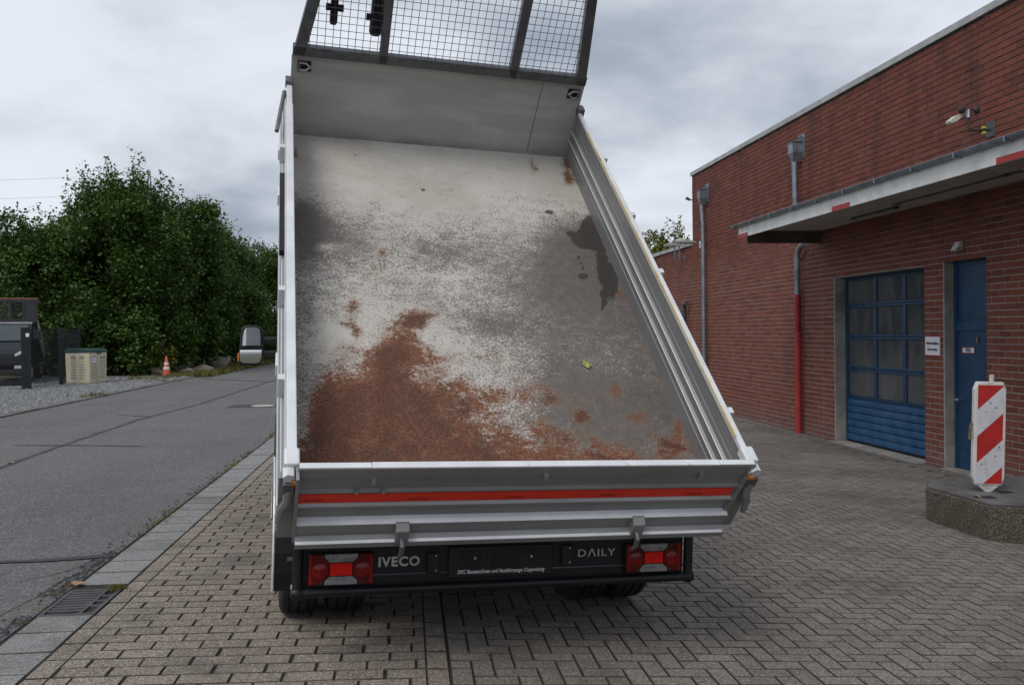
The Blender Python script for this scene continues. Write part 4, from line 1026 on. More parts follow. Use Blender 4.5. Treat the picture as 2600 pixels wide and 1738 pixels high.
def put_text(px, body, mat, size, width, par, v=VB + .008, **k):
    u_, z_ = tv(px, v); return text("lettering", body, mat, par, basis((u_, v, z_), (1, 0, 0), (0, 0, 1), (0, -1, 0)), size=size, width=width, **k)
put_text((959, 1437), "IVECO", "chrome_letter", .062, .198, rb, bold=.0022, extrude=.003, space=1.12)
put_text((1465, 1412), "D\u039bILY", "chrome_letter", .052, .200, rb, bold=.0004, extrude=.003, space=1.12)
pl = MB().box(UC - .275, UC + .253, VB - .004, VB + .012, .372, .525).build("plate_holder", "black_plastic", rb, bevel=.006)
for (u_, z_, w_, h_) in [(-.02, .495, .085, .03), (.08, .495, .085, .03), (.01, .452, .14, .045), (-.02, .418, .085, .022), (.08, .418, .085, .022), (-.17, .46, .11, .09), (.18, .46, .11, .09)]:
    MB().box(UC + u_ - w_ / 2, UC + u_ + w_ / 2, VB - .0065, VB - .003, z_ - h_ / 2, z_ + h_ / 2).build("plate_rib", "bumper_black", pl, bevel=.002)
for u_ in (-.145, .14): MB().cyl((UC + u_, VB - .010, .468), (UC + u_, VB - .003, .468), .007, n=8).build("screw", "steel", pl)
put_text((1161, 1456), "DKC Baumaschinen und Nutzfahrzeuge Cloppenburg", "white_letter", .026, .440, pl, v=VB - .0062, shear=.22, bold=.0004, extrude=.0003, space=1.06)
for px in [(1100, 1425), (1440, 1405)]:
    u_, z_ = tv(px, VB); bk = MB().box(u_ - .028, u_ + .028, VB - .006, VB + .012, z_ - .055, z_ + .045).build("bracket", "black_plastic", rb, bevel=.003)
    for dz_ in (-.04, .03): MB().cyl((u_ + .012, VB - .010, z_ + dz_), (u_ + .012, VB - .004, z_ + dz_), .005, n=6).build("screw", "steel", bk)
# tail lamps
for c in (UC - .7875, UC + .787):
    l_ = MB().box(c - .152, c + .152, VB - .02, VB + .012, .368, .518).build("tail_lamp", "black_plastic", truck, bevel=.012, seg=3)
    f0, f1 = VB - .030, VB - .016; zc_ = .443
    def lens(nm, poly, mt, d=0.): MB().prism([(c + x, zc_ + z) for x, z in poly], 'y', f0 - d, f1).build(nm, mt, l_, bevel=.003)
    for s_ in (-1, 1):
        lens("red_lens", [(s_ * .148, -.070), (s_ * .078, -.070), (s_ * .078, -.052), (s_ * .054, -.030), (s_ * .054, .030), (s_ * .078, .052), (s_ * .078, .070), (s_ * .148, .070)], "lens_dark_red")
        lens("red_lens", [(s_ * .147, -.069), (s_ * .132, -.069), (s_ * .132, .069), (s_ * .147, .069)], "lens_red", .002)
        MB().lathe([(0, 0), (.03, .002), (.038, .006)], 'y', (c + s_ * .098, f0 - .0045, zc_ - .005), 20).build("bulb_lens", "lens_red", l_, smooth='auto')
        for z in (-.062, .062): MB().cyl((c + s_ * .088, f0 - .004, zc_ + z), (c + s_ * .088, f0, zc_ + z), .005, n=8).build("screw", "ink", l_)
    for sz in (-1, 1):
        lens("clear_lens", [(-.076, sz * .071), (-.076, sz * .054), (-.052, sz * .033), (.052, sz * .033), (.076, sz * .054), (.076, sz * .071)], "lens_clear")
        b = MB()
        for k in range(15): b.box(c - .066 + k * .0093, c - .063 + k * .0093, f0 - .0015, f0, zc_ + min(sz * .052, sz * .068), zc_ + max(sz * .052, sz * .068))
        b.build("lens_rib", "chrome_letter", l_)
    lens("reflector", [(-.051, -.029), (.051, -.029), (.051, .029), (-.051, .029)], "reflector_red", .001)

# cab (mostly hidden by the raised bed)
cabp = [(2.35, .62), (2.35, 1.0), (2.36, 2.05), (2.45, 2.22), (3.3, 2.25), (3.62, 2.12), (4.25, 1.42), (4.55, 1.22), (4.62, .85), (4.60, .45), (3.95, .45), (3.90, .70), (3.72, .86), (3.45, .90), (3.18, .86), (3.00, .70), (2.95, .48), (2.45, .48)]
cab = MB().prism(cabp, 'x', UC - .99, UC + .99).build("cab", "cab_white", truck, bevel=.02)
for s_ in (-1, 1):
    MB().prism([(2.62, 1.38), (2.62, 1.98), (3.32, 1.98), (3.70, 1.55), (3.72, 1.38)], 'x', *sorted((UC + s_ * .985, UC + s_ * .996))).build("side_window", "glass_dark", cab)
    MB().box(*sorted((UC + s_ * .985, UC + s_ * 1.002)), 2.70, 2.86, 1.18, 1.215).build("door_handle", "black_plastic", cab)
    # fender lip over the front wheel
    arc = [(3.45 + .43 * math.cos(math.radians(a)), .375 + .43 * math.sin(math.radians(a))) for a in range(0, 181, 12)]
    MB().tube([(UC + s_ * 1.0, y, z) for y, z in arc], .035, 8).build("fender_lip", "black_plastic", cab)
MB().prism([(3.66, 2.06), (3.68, 2.07), (4.22, 1.45), (4.20, 1.44)], 'x', UC - .86, UC + .86).build("windscreen", "glass_dark", cab)
MB().box(UC - .7, UC + .7, 2.335, 2.349, 1.35, 1.9).build("rear_window", "glass_dark", cab)
# mirrors on long arms
for s_ in (-1, 1):
    mu = UC + s_ * 1.275
    mr = MB().prism([(-.112, -.17), (-.098, -.185), (-.06, -.192), (.05, -.192), (.092, -.18), (.108, -.15), (.110, .10), (.098, .16), (.06, .182), (-.03, .184), (-.07, .175), (-.092, .145)], 'y', 3.70, 3.82).build("door_mirror", "black_plastic", truck, bevel=.015, seg=3)
    mr.location = (mu, 0, 1.425)
    MB().prism([(-.088, -.02), (-.085, .06), (-.076, .13), (-.06, .155), (-.03, .166), (.05, .166), (.082, .15), (.092, .08), (.094, -.012)], 'y', 3.690, 3.700).build("mirror_glass", "mirror_glass", mr, Matrix.Translation((0, 3.695, 0)) @ Matrix.Rotation(-s_ * math.radians(9), 4, 'Z') @ Matrix.Diagonal((.9, 1, .93, 1)) @ Matrix.Translation((0, -3.70, .01)))
    MB().prism([(-.096, -.05), (-.100, -.11), (-.088, -.16), (-.055, -.172), (.05, -.172), (.085, -.158), (.096, -.12), (.098, -.045)], 'y', 3.690, 3.700).build("mirror_glass", "mirror_glass", mr)
    MB().box(-.108, .108, 3.688, 3.70, -.038, -.026).build("mirror_bar", "black_plastic", mr)
    M("indicator_orange", (.5, .12, .02), .3)
    MB().box(-.118 * 1, -.104, 3.70, 3.76, -.155, -.08).build("indicator", "indicator_orange", mr) if s_ < 0 else None
    for z in (.045, -.085):
        MB().tube([(-s_ * .08, 3.76, z), (-s_ * .22, 3.78, z + .01), (-s_ * .31, 3.80, z + .015)], .028, 8).build("mirror_arm", "black_plastic", mr, smooth='auto')
# curled yellow leaf lying on the bed floor
fp = (1489, 926)
inv = BW.inverted(); o_ = inv @ Vector((0, 0, CAMZ)); d_ = inv.to_3x3() @ Vector(ray(fp)); t_ = (.004 - o_.z) / d_.z; lp = o_ + d_ * t_
def leaf_mesh(sz, seed):
    rr = random.Random(seed); b = MB(); n = 14; ring = []
    for k in range(n):
        a = 2 * math.pi * k / n; r = sz * (.55 + .45 * abs(math.cos(2.5 * a))) * rr.uniform(.85, 1.1); ring.append((r * math.cos(a), r * .8 * math.sin(a), .28 * sz * (math.cos(a) ** 2) + rr.uniform(0, .12) * sz))
    b.v = [(0, 0, .0)] + ring; b.f = [(0, 1 + k, 1 + (k + 1) % n) for k in range(n)]
    b.add([(sz * .5, 0, .1 * sz), (sz * 1.3, .1 * sz, .2 * sz), (sz * 1.3, .14 * sz, .2 * sz), (sz * .5, .05 * sz, .1 * sz)], [(0, 1, 2, 3)])
    return b
M("dry_leaf", (.30, .30, .09), .7, var=.3, vs=40); M("dry_leaf_brown", (.34, .20, .09), .7, var=.3, vs=40)
lf = leaf_mesh(.035, 3).build("fallen_leaf", "dry_leaf", None, recalc=False); lf.matrix_world = BW @ Matrix.Translation(lp) @ Matrix.Rotation(2.2, 4, 'Z')
tag(lf, "curled yellow green leaf lying on the rusty truck bed", "leaf")
for (px, z, lab, sd_) in [((28, 1176), .003, "flat tan leaf lying on the asphalt road beside the tar seam", 4), ((2398, 1199), gz(7.0) + .02, "pale fallen leaf on the paving below the notice sign", 5), ((198, 1483), .006, "brown leaf caught beside the drain grate", 6), ((2480, 1262), .0, "pale leaf lying on top of the beacon's concrete block", 7)]:
    p_ = on_z(px, z); l2 = leaf_mesh(.045, sd_).build("fallen_leaf", "dry_leaf_brown", None, recalc=False); l2.location = (p_[0], p_[1], z + .004); l2.rotation_euler = (.1, .05, sd_); tag(l2, lab, "leaf")

# ------------------------------------------------------------------ warning beacon on its concrete block
def mat_agg():
    t = NT("exposed_aggregate"); p = t.pos()
    v = t.sep(t.vor(p, 105, "Color"))[0]; d = t.vor(p, 105, "Distance")
    c = t.ramp(v, [(0, (.07, .06, .045)), (.4, (.13, .11, .08)), (.75, (.19, .16, .115)), (1, (.28, .25, .20))])
    c = t.mix(t.ss(d, .35, .62), c, (.05, .045, .035)); c = t.mix(t.math('MULTIPLY', t.ss(t.noise(p, 3, 5), .48, .7), .5), c, (.07, .065, .04))
    t.set(col=c, rough=.85, normal=t.bump(t.math('SUBTRACT', 1., d), .8, .008)); MATS["exposed_aggregate"] = t.m
mat_agg()
M("block_top", (.105, .103, .102), .8, var=.3, vs=5, bump=.4, bs=50, dirt=(.10, .045, .04), dirt_amt=.4, dirt_s=4)
blk = empty("concrete_block", (5.6, 7.75, -.35)); tag(blk, "low exposed aggregate concrete block with black top beside the yard", "block")
pb = [(4.84, 8.12), (4.87, 7.22), (5.22, 7.04), (6.25, 7.0), (6.55, 7.25), (6.58, 8.2), (6.2, 8.5), (5.05, 8.45)]
c_ = Vector((5.6, 7.75))
loc = lambda s: [((x - c_.x) * s, (y - c_.y) * s) for x, y in pb]
MB().prism(loc(.985), 'z', -.02, .325, loc(1.0)).build("body", "exposed_aggregate", blk, bevel=.012)
MB().prism(loc(.975), 'z', .326, .349).build("top", "block_top", blk, bevel=.006)
for k in range(2):
    MB().box(-.62 + k * .3, -.50 + k * .3, -.32 + k * .2, -.22 + k * .2, .349, .353).build("socket", "black_gap", blk)
bp = on_z((2506, 1246), 0.0)
bc = empty("warning_beacon", (bp[0], bp[1], .0), (0, .028, math.radians(-10))); tag(bc, "red and white striped warning beacon standing on the concrete block", "beacon")
M("beacon_white", (.60, .59, .57), .5, var=.08, dirt=(.22, .19, .15), dirt_amt=.5, dirt_s=9)
M("beacon_red", (.40, .018, .014), .4, var=.12, dirt=(.16, .02, .02), dirt_amt=.4, dirt_s=10)
M("beacon_sheet", (.55, .56, .60), .4, var=.06, dirt=(.30, .28, .26), dirt_amt=.5, dirt_s=14)
hw, z0_, z1_ = .140, .055, .995
oct_ = [(-hw, z0_ + .07), (-hw + .025, z0_), (hw - .025, z0_), (hw, z0_ + .07), (hw, z1_ - .07), (hw - .025, z1_), (-hw + .025, z1_), (-hw, z1_ - .07)]
MB().prism(oct_, 'y', -.032, .032).build("body", "beacon_white", bc, bevel=.012, seg=3)
MB().prism([(-.10, z0_ + .004), (.10, z0_ + .004), (.02, -.01), (-.02, -.01)], 'y', -.025, .025).build("foot", "beacon_white", bc, bevel=.006)
b = MB().cyl((.02, 0, z1_ - .02), (.02, 0, z1_ + .065), .021, n=14); b.cyl((.0, 0, -.06), (.0, 0, z0_), .02, n=10); b.build("tube", "beacon_white", bc, smooth='auto')
def clip(poly, f):
    out = []
    for k in range(len(poly)):
        a, c = poly[k], poly[(k + 1) % len(poly)]; fa, fc = f(a), f(c)
        if fa >= 0: out.append(a)
        if fa * fc < 0: t = fa / (fa - fc); out.append((a[0] + (c[0] - a[0]) * t, a[1] + (c[1] - a[1]) * t))
    return out
pw, pt, pbm, sl = .112, z1_ - .03, z0_ + .02, .95
bounds = [9, pt - .222, pt - .464, pt - .706, pt - .948, -9]
for k in range(5):
    hi, lo = bounds[k], bounds[k + 1]
    poly = [(-pw, pbm), (pw, pbm), (pw, pt), (-pw, pt)]
    poly = clip(poly, lambda q: hi + sl * (q[0] + pw) - q[1]); poly = clip(poly, lambda q: q[1] - lo - sl * (q[0] + pw))
    if len(poly) > 2: MB().prism(poly, 'y', -.0355, -.033).build("stripe", "beacon_red" if k % 2 == 0 else "beacon_sheet", bc)
b = MB()
for k in range(16):
    x, z = random.uniform(-.09, .09), random.uniform(.12, .8); b.box(x, x + random.uniform(.002, .02), -.0362, -.0354, z, z + random.uniform(.002, .012))
b.build("scuff", "ink", bc)
M("latch_rust", (.16, .12, .07), .7, .3, var=.4, vs=40)
MB().tube([(-hw - .01, 0, .62), (-hw - .025, -.01, .55), (-hw - .03, -.01, .47)], .012, 6).build("side_latch", "latch_rust", bc)

# ------------------------------------------------------------------ left background: fence, bin, cone, stones
M("anthracite", (.010, .013, .016), .55, spec=.3, var=.15)
gp = on_z((68, 989), 0.); fp2 = on_z((155.5, 977), 0.); fp3 = on_z((204, 963), 0.)
def fpost(name, p, w, h, label, wid=None):
    r = empty(name, (p[0], p[1], 0)); tag(r, label, "post"); MB().box(-w / 2, w / 2, -w / 2, w / 2, -.05, h).build("post", "anthracite", r, bevel=.006); MB().box(-w / 2 - .004, w / 2 + .004, -w / 2 - .004, w / 2 + .004, h, h + .015).build("cap", "anthracite", r); return r
g1 = fpost("gate_post", gp, .20, 1.78, "thick anthracite gate post in front of the parked dark truck")
MB().box(.04, .13, -.108, -.10, 1.53, 1.63).build("sign_plate", "sign_white", g1)
MB().box(-.75, -.1, -.05, .05, .12, .24).build("gate_rail", "anthracite", g1)
fpost("fence_post", fp2, .10, 1.8, "slim anthracite fence post beside the beige storage box")
fpost("fence_post", fp3, .10, 1.85, "slim anthracite fence post behind the beige storage box")
for (a, c, lab) in [(gp, fp2, "wire mat fence panel in front of the dark truck"), (fp2, fp3, "wire mat fence panel behind the beige storage box")]:
    a2, c2 = Vector((a[0], a[1], 0)), Vector((c[0], c[1], 0)); d = c2 - a2; ln = d.length
    fr = empty("wire_fence", a2 + d * .5); tag(fr, lab, "fence"); fr.rotation_euler = (0, 0, math.atan2(d.y, d.x))
    for k in range(9): MB().box(-ln / 2, ln / 2, -.008, .008, .06 + k * .2, .068 + k * .2).build("rod", "anthracite", fr)
    b = MB(); n = int(ln / .05)
    for k in range(n): b.box(-ln / 2 + k * .05, -ln / 2 + k * .05 + .005, -.0025, .0025, .03, 1.76)
    stuff(b.build("rods", "anthracite", fr))
# storage bin
M("bin_beige", (.52, .48, .36), .6, var=.06, dirt=(.36, .32, .24), dirt_amt=.4)
M("bin_slot", (.26, .235, .17), .7, var=.1)
M("bin_green", (.012, .055, .045), .5, var=.12)
bn = empty("storage_box", (-10.12, 30.55, .02), (0, 0, -.225)); tag(bn, "beige plastic storage box with dark green lid on the gravel", "storage box")
# local: corner at origin, left face along -x, right face along +y
MB().prism([(-.80, 0), (0, 0), (0, .98), (-.80, .98)], 'z', 0, .98, [(-.82, -.015), (.015, -.015), (.015, .995), (-.82, .995)]).build("body", "bin_beige", bn, bevel=.02)
MB().prism([(-.84, .985), (.035, .985), (.035, 1.05), (-.10, 1.12), (-.70, 1.12), (-.84, 1.05)], 'y', -.035, 1.015).build("lid", "bin_green", bn, bevel=.012)
for k in range(8):
    z = .17 + k * .088
    for x in (-.63, -.34): MB().box(x, x + .17, -.024, -.006, z, z + (.012 if k < 7 else .10)).build("slot", "bin_slot", bn)
    for y in (.08, .58): MB().box(.006, .024, y, y + .30, z, z + (.012 if k < 7 else .06)).build("slot", "bin_slot", bn)
MB().box(.008, .026, .44, .50, .0, .98).build("rib", "bin_beige", bn)
MB().box(.012, .030, .12, .34, .66, .82).build("sticker", "sign_white", bn)
MB().box(.028, .0315, .19, .27, .71, .77).build("sticker_mark", "blue_slat", bn)
for y in (.42, .56): MB().box(.03, .05, y, y + .05, .93, 1.03).build("hasp", "bin_green", bn)
# traffic cone
cp = on_z((423, 955), .02)
M("cone_orange", (.52, .10, .03), .55, var=.12, dirt=(.25, .08, .04), dirt_amt=.4, dirt_s=6)
M("cone_white", (.62, .60, .56), .5, var=.08)
cn = empty("traffic_cone", (cp[0], cp[1], .02)); tag(cn, "orange traffic cone with white bands standing on the gravel edge", "traffic cone")
cone = lambda z: .155 - (.155 - .028) * z / .74
MB().box(-.23, .23, -.23, .23, 0, .04).build("base", "rubber", cn, bevel=.012)
MB().lathe([(cone(.03), .03), (cone(.74), .74), (.02, .76), (0, .76)], 'z', n=24).build("cone_body", "cone_orange", cn, smooth='auto')
for (a, c) in [(.26, .36), (.43, .52)]: MB().lathe([(cone(a) + .003, a), (cone(c) + .003, c)], 'z', n=24).build("band", "cone_white", cn, smooth='auto')
# boulders along the verge
M("boulder", (.17, .145, .115), .95, var=.35, vs=2.5, bump=.8, bs=12, bd=.04, dirt=(.06, .06, .03), dirt_amt=.6)
def rock(x, y, s, sq, seed, label):
    rr = random.Random(seed); bm = bmesh.new(); bmesh.ops.create_icosphere(bm, subdivisions=3, radius=s)
    dirs = [Vector((rr.gauss(0, 1), rr.gauss(0, 1), rr.gauss(0, 1))).normalized() for _ in range(9)]; offs = [rr.uniform(.55, .9) for _ in dirs]
    for v in bm.verts:
        for d, f in zip(dirs, offs):
            e = v.co.dot(d) - s * f
            if e > 0: v.co -= d * e
        v.co.z *= sq; v.co += v.co.normalized() * rr.uniform(-.02, .02) * s
    me = bpy.data.meshes.new("boulder"); bm.to_mesh(me); bm.free()
    o = link("boulder", me, "boulder"); o.location = (x, y, .012 + s * sq * .45); o.rotation_euler = (rr.uniform(-.3, .3), rr.uniform(-.3, .3), rr.uniform(0, 6)); tag(o, label, "boulder", "boulders along the verge"); return o
for k, (px, s, sq, lab) in enumerate([((548, 938), .62, .75, "large pale boulder lying at the foot of the hedge"), ((512, 947), .42, .6, "round brown boulder beside the large pale boulder"), ((470, 950), .40, .5, "low boulder between the cone and the round boulder"), ((392, 954), .34, .7, "brown boulder just behind the traffic cone"), ((408, 952), .24, .7, "small stone touching the brown boulder by the cone")]):
    p = on_z(px, .012); rock(p[0], p[1] + .4, s, sq, 50 + k, lab)

# ------------------------------------------------------------------ parked dark tipper behind the fence
M("car_dark", (.008, .010, .014), .3, spec=.4, var=.1, rv=.05)
M("trim_dark", (.012, .012, .013), .6)
M("screen_glass", (.045, .058, .065), .08, var=.1, rv=.03)
M("lamp_glass", (.55, .57, .58), .15, var=.2, vs=20)
M("bed_grey", (.42, .43, .44), .5, .1, var=.15)
van = empty("dark_tipper", (-13.3, 31.6, .02), (0, 0, -2.858)); tag(van, "dark tipper truck with mesh guard parked behind the fence", "truck")
vp = [(1.02, .32), (1.05, .62), (1.0, .98), (.88, 1.12), (.25, 1.36), (-.42, 1.93), (-.60, 2.0), (-1.45, 2.02), (-1.55, 1.9), (-1.55, .45), (-.50, .42), (-.46, .60), (-.28, .74), (0, .78), (.28, .74), (.46, .60), (.50, .34)]
vb = MB().prism(vp, 'x', -.97, .97, [(y, z) for y, z in vp]).build("cab", "car_dark", van, bevel=.05, seg=3)
MB().prism([(.245, 1.395), (.225, 1.375), (-.40, 1.89), (-.385, 1.91)], 'x', -.84, .84).build("windscreen", "screen_glass", vb)
MB().box(-.95, .95, -.62, -.50, 1.955, 2.01).build("roof_edge", "bed_grey", vb)
for s_ in (-1, 1):
    MB().prism([(-1.30, 1.28), (-1.30, 1.82), (-.58, 1.82), (.02, 1.36), (.05, 1.28)], 'x', *sorted((s_ * .965, s_ * .976))).build("side_window", "glass_dark", vb)
    MB().prism([(s_ * .58, .88), (s_ * .96, 1.06), (s_ * .955, 1.16), (s_ * .70, 1.04), (s_ * .56, .96)], 'y', .78, 1.04).build("headlight", "lamp_glass", vb, bevel=.01)
    MB().box(*sorted((s_ * .55, s_ * .80)), 1.02, 1.055, .50, .60).build("fog_lamp", "bed_grey", vb)
    m_ = MB().box(*sorted((s_ * 1.02, s_ * 1.24)), -.12, .0, 1.42, 1.72).build("door_mirror", "trim_dark", van, bevel=.03)
    MB().box(*sorted((s_ * .95, s_ * 1.05)), -.08, -.03, 1.44, 1.52).build("mirror_arm", "trim_dark", m_)
    for v in (0., -3.4):
        b = MB().lathe([(.20, -.10), (.30, -.11), (.345, -.09), (.35, 0), (.345, .09), (.30, .11), (.20, .10)], 'x', (s_ * .86, v, .35), 32)
        w_ = b.build("wheel", "rubber", van, smooth='auto')
        MB().lathe([(0, s_ * .07), (.05, s_ * .09), (.06, s_ * .06), (.18, s_ * .10), (.205, s_ * .095)], 'x', (s_ * .86, v, .35), 20).build("rim", "bed_grey", w_, smooth='auto')
    # sloping bed side
    MB().prism([(-1.65, 2.12), (-1.65, 1.60), (-4.35, .62), (-4.35, 1.14)], 'x', *sorted((s_ * 1.0, s_ * 1.03))).build("bed_side", "bed_grey", van)
    MB().prism([(-1.65, 1.87), (-1.65, 1.82), (-4.35, .84), (-4.35, .89)], 'x', *sorted((s_ * 1.0, s_ * 1.045))).build("bed_rib", "bed_grey", van)
    MB().box(*sorted((s_ * .88, s_ * .98)), -2.9, -1.6, .42, .62).build("side_skirt", "trim_dark", van)
MB().box(-.75, .75, 1.04, 1.07, .66, .86).build("grille", "trim_dark", vb)
MB().box(-.97, .97, .98, 1.08, .30, .46).build("front_bumper", "trim_dark", vb, bevel=.02)
MB().prism([(-1.66, 1.60), (-4.35, .62), (-4.35, .58), (-1.66, 1.56)], 'x', -1.0, 1.0).build("bed_floor", "trim_dark", van)
MB().box(-.45, .45, -4.2, -1.4, .45, .62).build("chassis", "trim_dark", van)
gd2 = MB().box(-1.02, 1.02, -1.68, -1.63, 1.60, 2.05).build("guard_board", "car_dark", van)
M("guard_dark", (.035, .036, .040), .55, .2, var=.2)
MB().box(-1.02, 1.02, -1.68, -1.63, 2.05, 2.14).build("guard_bar", "guard_dark", van); MB().box(-1.02, 1.02, -1.68, -1.63, 2.72, 2.83).build("guard_bar", "guard_dark", van)
for x in (-1.02, -.62, -.20, .22, .62, .95): MB().box(x, x + .07, -1.68, -1.63, 2.14, 2.72).build("guard_post", "guard_dark", van)
MB().box(-1.02, -.60, -1.675, -1.645, 2.14, 2.72).build("guard_sheet", "guard_dark", van)
b = MB()
for k in range(40): b.box(-.56 + k * .04, -.557 + k * .04, -1.66, -1.655, 2.14, 2.72)
for k in range(14): b.box(-.6, .95, -1.66, -1.655, 2.16 + k * .04, 2.163 + k * .04)
stuff(b.build("guard_mesh", "zinc_dark", van))
M("strip_orange", (.45, .16, .08), .5)
MB().box(-1.03, 1.03, -1.70, -1.62, 2.83, 2.855).build("guard_strip", "strip_orange", van)

# ------------------------------------------------------------------ trees
def crown(points, n_per, spread, size, mat, name, parent, seed, droop=.35):
    """leaf faces (each a folded five-point blade) clustered round shoot points"""
    rg = np.random.default_rng(seed); P = np.asarray(points); K = len(P) * n_per
    c = np.repeat(P, n_per, axis=0) + rg.normal(0, 1, (K, 3)) * np.array([spread, spread, spread * .75])
    az = rg.uniform(0, 2 * np.pi, K); pit = rg.normal(-droop, .45, K); rol = rg.normal(0, .5, K)
    s = size * rg.uniform(.6, 1.25, K)
    d = np.stack([np.cos(az) * np.cos(pit), np.sin(az) * np.cos(pit), np.sin(pit)], 1)
    sd_ = np.stack([-np.sin(az), np.cos(az), np.zeros(K)], 1); up = np.cross(d, sd_); sd2 = sd_ * np.cos(rol)[:, None] + up * np.sin(rol)[:, None]; up2 = np.cross(d, sd2)
    A = c; Bp = c + (d * .42 + sd2 * .50) * s[:, None] + up2 * (s * .10)[:, None]; C = c + d * s[:, None]; D = c + (d * .42 - sd2 * .50) * s[:, None] + up2 * (s * .10)[:, None]
    V = np.stack([A, Bp, C, D], 1).reshape(-1, 3)
    me = bpy.data.meshes.new(name); me.vertices.add(K * 4); me.vertices.foreach_set("co", V.ravel())
    me.loops.add(K * 6); i0 = np.arange(K) * 4; li = np.stack([i0, i0 + 1, i0 + 2, i0, i0 + 2, i0 + 3], 1).ravel(); me.loops.foreach_set("vertex_index", li.astype(np.int32))
    me.polygons.add(K * 2); me.polygons.foreach_set("loop_start", (np.arange(K * 2) * 3).astype(np.int32)); me.polygons.foreach_set("loop_total", np.full(K * 2, 3, np.int32))
    me.update(calc_edges=True); me.validate()
    return link(name, me, mat, parent)
def tree(name, label, x, y, h, rad, seed, mat="leaf_maple", base=0., shoots=170, npts=950, nper=44, size=.118, low=.10, lean=(0, 0), group="maples in the hedge row"):
    rr = random.Random(seed); rg = np.random.default_rng(seed)
    root = empty(name, (x, y, base)); tag(root, label, "tree", group)
    # trunk with several limbs
    b = MB(); tips = []
    top = h * .62; pts = [Vector((0, 0, -.1))]; nseg = 7
    for k in range(1, nseg + 1): pts.append(Vector((pts[-1].x + rr.gauss(0, .06) + lean[0] / nseg, pts[-1].y + rr.gauss(0, .06) + lean[1] / nseg, top * k / nseg)))
    r0 = .020 * h
    b.tube(pts, [r0 * (1 - .75 * k / nseg) for k in range(nseg + 1)], 8)
    for k in range(16):
        f = rr.uniform(.12, .95); p0 = pts[int(f * nseg)]; a = rr.uniform(0, 6.283); ln = rad * rr.uniform(.55, 1.0) * (1.1 - .35 * f)
        p1 = p0 + Vector((math.cos(a) * ln * .45, math.sin(a) * ln * .45, ln * .45)); p2 = p0 + Vector((math.cos(a) * ln * .85, math.sin(a) * ln * .85, ln * rr.uniform(.7, 1.1)))
        b.tube([p0, p1, p2], [r0 * .42 * (1.1 - f), r0 * .28 * (1.1 - f), .012], 6); tips.append(p2)
    b.build("trunk", "bark", root, smooth='auto')
    P = []
    # clump centres: uneven shell of lobes
    lobes = [(Vector((0, 0, h * .46)), rad * .92, h * .37)] * 2
    lobes += [(Vector((0, 0, h * .24)), rad * .9, h * .20)] * 2
    for k in range(9):
        a = rr.uniform(0, 6.283); f = rr.uniform(.2, .78); lobes.append((Vector((math.cos(a) * rad * .62, math.sin(a) * rad * .62, h * f)), rad * rr.uniform(.35, .55), h * rr.uniform(.13, .22)))
    while len(P) < npts:
        c, r, rz = rr.choice(lobes); v = rg.normal(0, 1, 3); v /= np.linalg.norm(v); q = rr.uniform(.55, 1.0) ** .6
        p = np.array([c.x, c.y, c.z]) + v * np.array([r, r, rz]) * q
        if p[2] > low * h and p[2] < h * .97: P.append(p)
    crown(P, nper, .17 + .02 * rad, size, mat, "crown", root, seed)
    # upright shoots breaking the outline
    Q = []
    for k in range(shoots):
        a, q = rr.uniform(0, 6.283), math.sqrt(rr.uniform(0, 1)); px_, py_ = math.cos(a) * rad * .85 * q, math.sin(a) * rad * .85 * q
        zt = h * (.58 + .26 * math.sqrt(max(0, 1 - q * q)) ** 1.2); ln = rr.uniform(.7, 1.5) * (h / 9) * (1.6 if rr.random() < .22 else 1.0)
        lx, ly = rr.gauss(0, .10), rr.gauss(0, .10)
        for j in range(int(ln / .14)):
            z = zt - .35 + j * .14; tap = 1 - j * .14 / ln
            for _ in range(1 + int(2.5 * tap)): Q.append((px_ + lx * j * .14 / .5 + rr.gauss(0, .03 + .11 * tap), py_ + ly * j * .14 / .5 + rr.gauss(0, .03 + .11 * tap), z))
    crown(Q, 4, .06, size * .95, mat, "shoots", root, seed + 1, droop=.5)
    return root
def by_px(x, y): d = ray((x, 800)); return d[0] / d[1] * y       # sideways place of a thing known to stand y metres ahead
tree("maple_tree", "tallest maple in the hedge, with spiky upright shoots, behind the cone", by_px(312, 37.5), 37.5, 8.8, 2.7, 11, npts=1250, shoots=190)
tree("maple_tree", "broad lower maple behind the parked dark tipper", by_px(110, 38.5), 38.5, 6.8, 2.1, 12, npts=1000)
tree("maple_tree", "maple just right of the tallest one, above the boulders", by_px(430, 40.5), 40.5, 7.9, 2.2, 13)
tree("maple_tree", "bushy maple standing along the road beyond the boulders", by_px(552, 47), 47, 7.6, 2.5, 14, mat="leaf_light")
tree("maple_tree", "smaller maple along the road beside the truck's mirror", by_px(640, 53), 53, 7.0, 2.5, 15)
tree("maple_tree", "last maple of the hedge before the raised truck bed", by_px(715, 60), 60, 6.6, 2.6, 16, mat="leaf_light")
tree("maple_tree", "maple at the far end of the hedge beside the pale house", by_px(0, 42), 42, 4.9, 2.6, 17)
tree("maple_tree", "maple filling the hedge between the broad and the tallest one", by_px(205, 40.5), 40.5, 7.2, 2.0, 18)
tree("maple_tree", "slim maple filling the hedge behind the beige storage box", by_px(370, 43), 43, 7.8, 2.2, 19)
tree("maple_tree", "maple deep in the hedge behind the large pale boulder", by_px(500, 44), 44, 6.6, 2.2, 20)
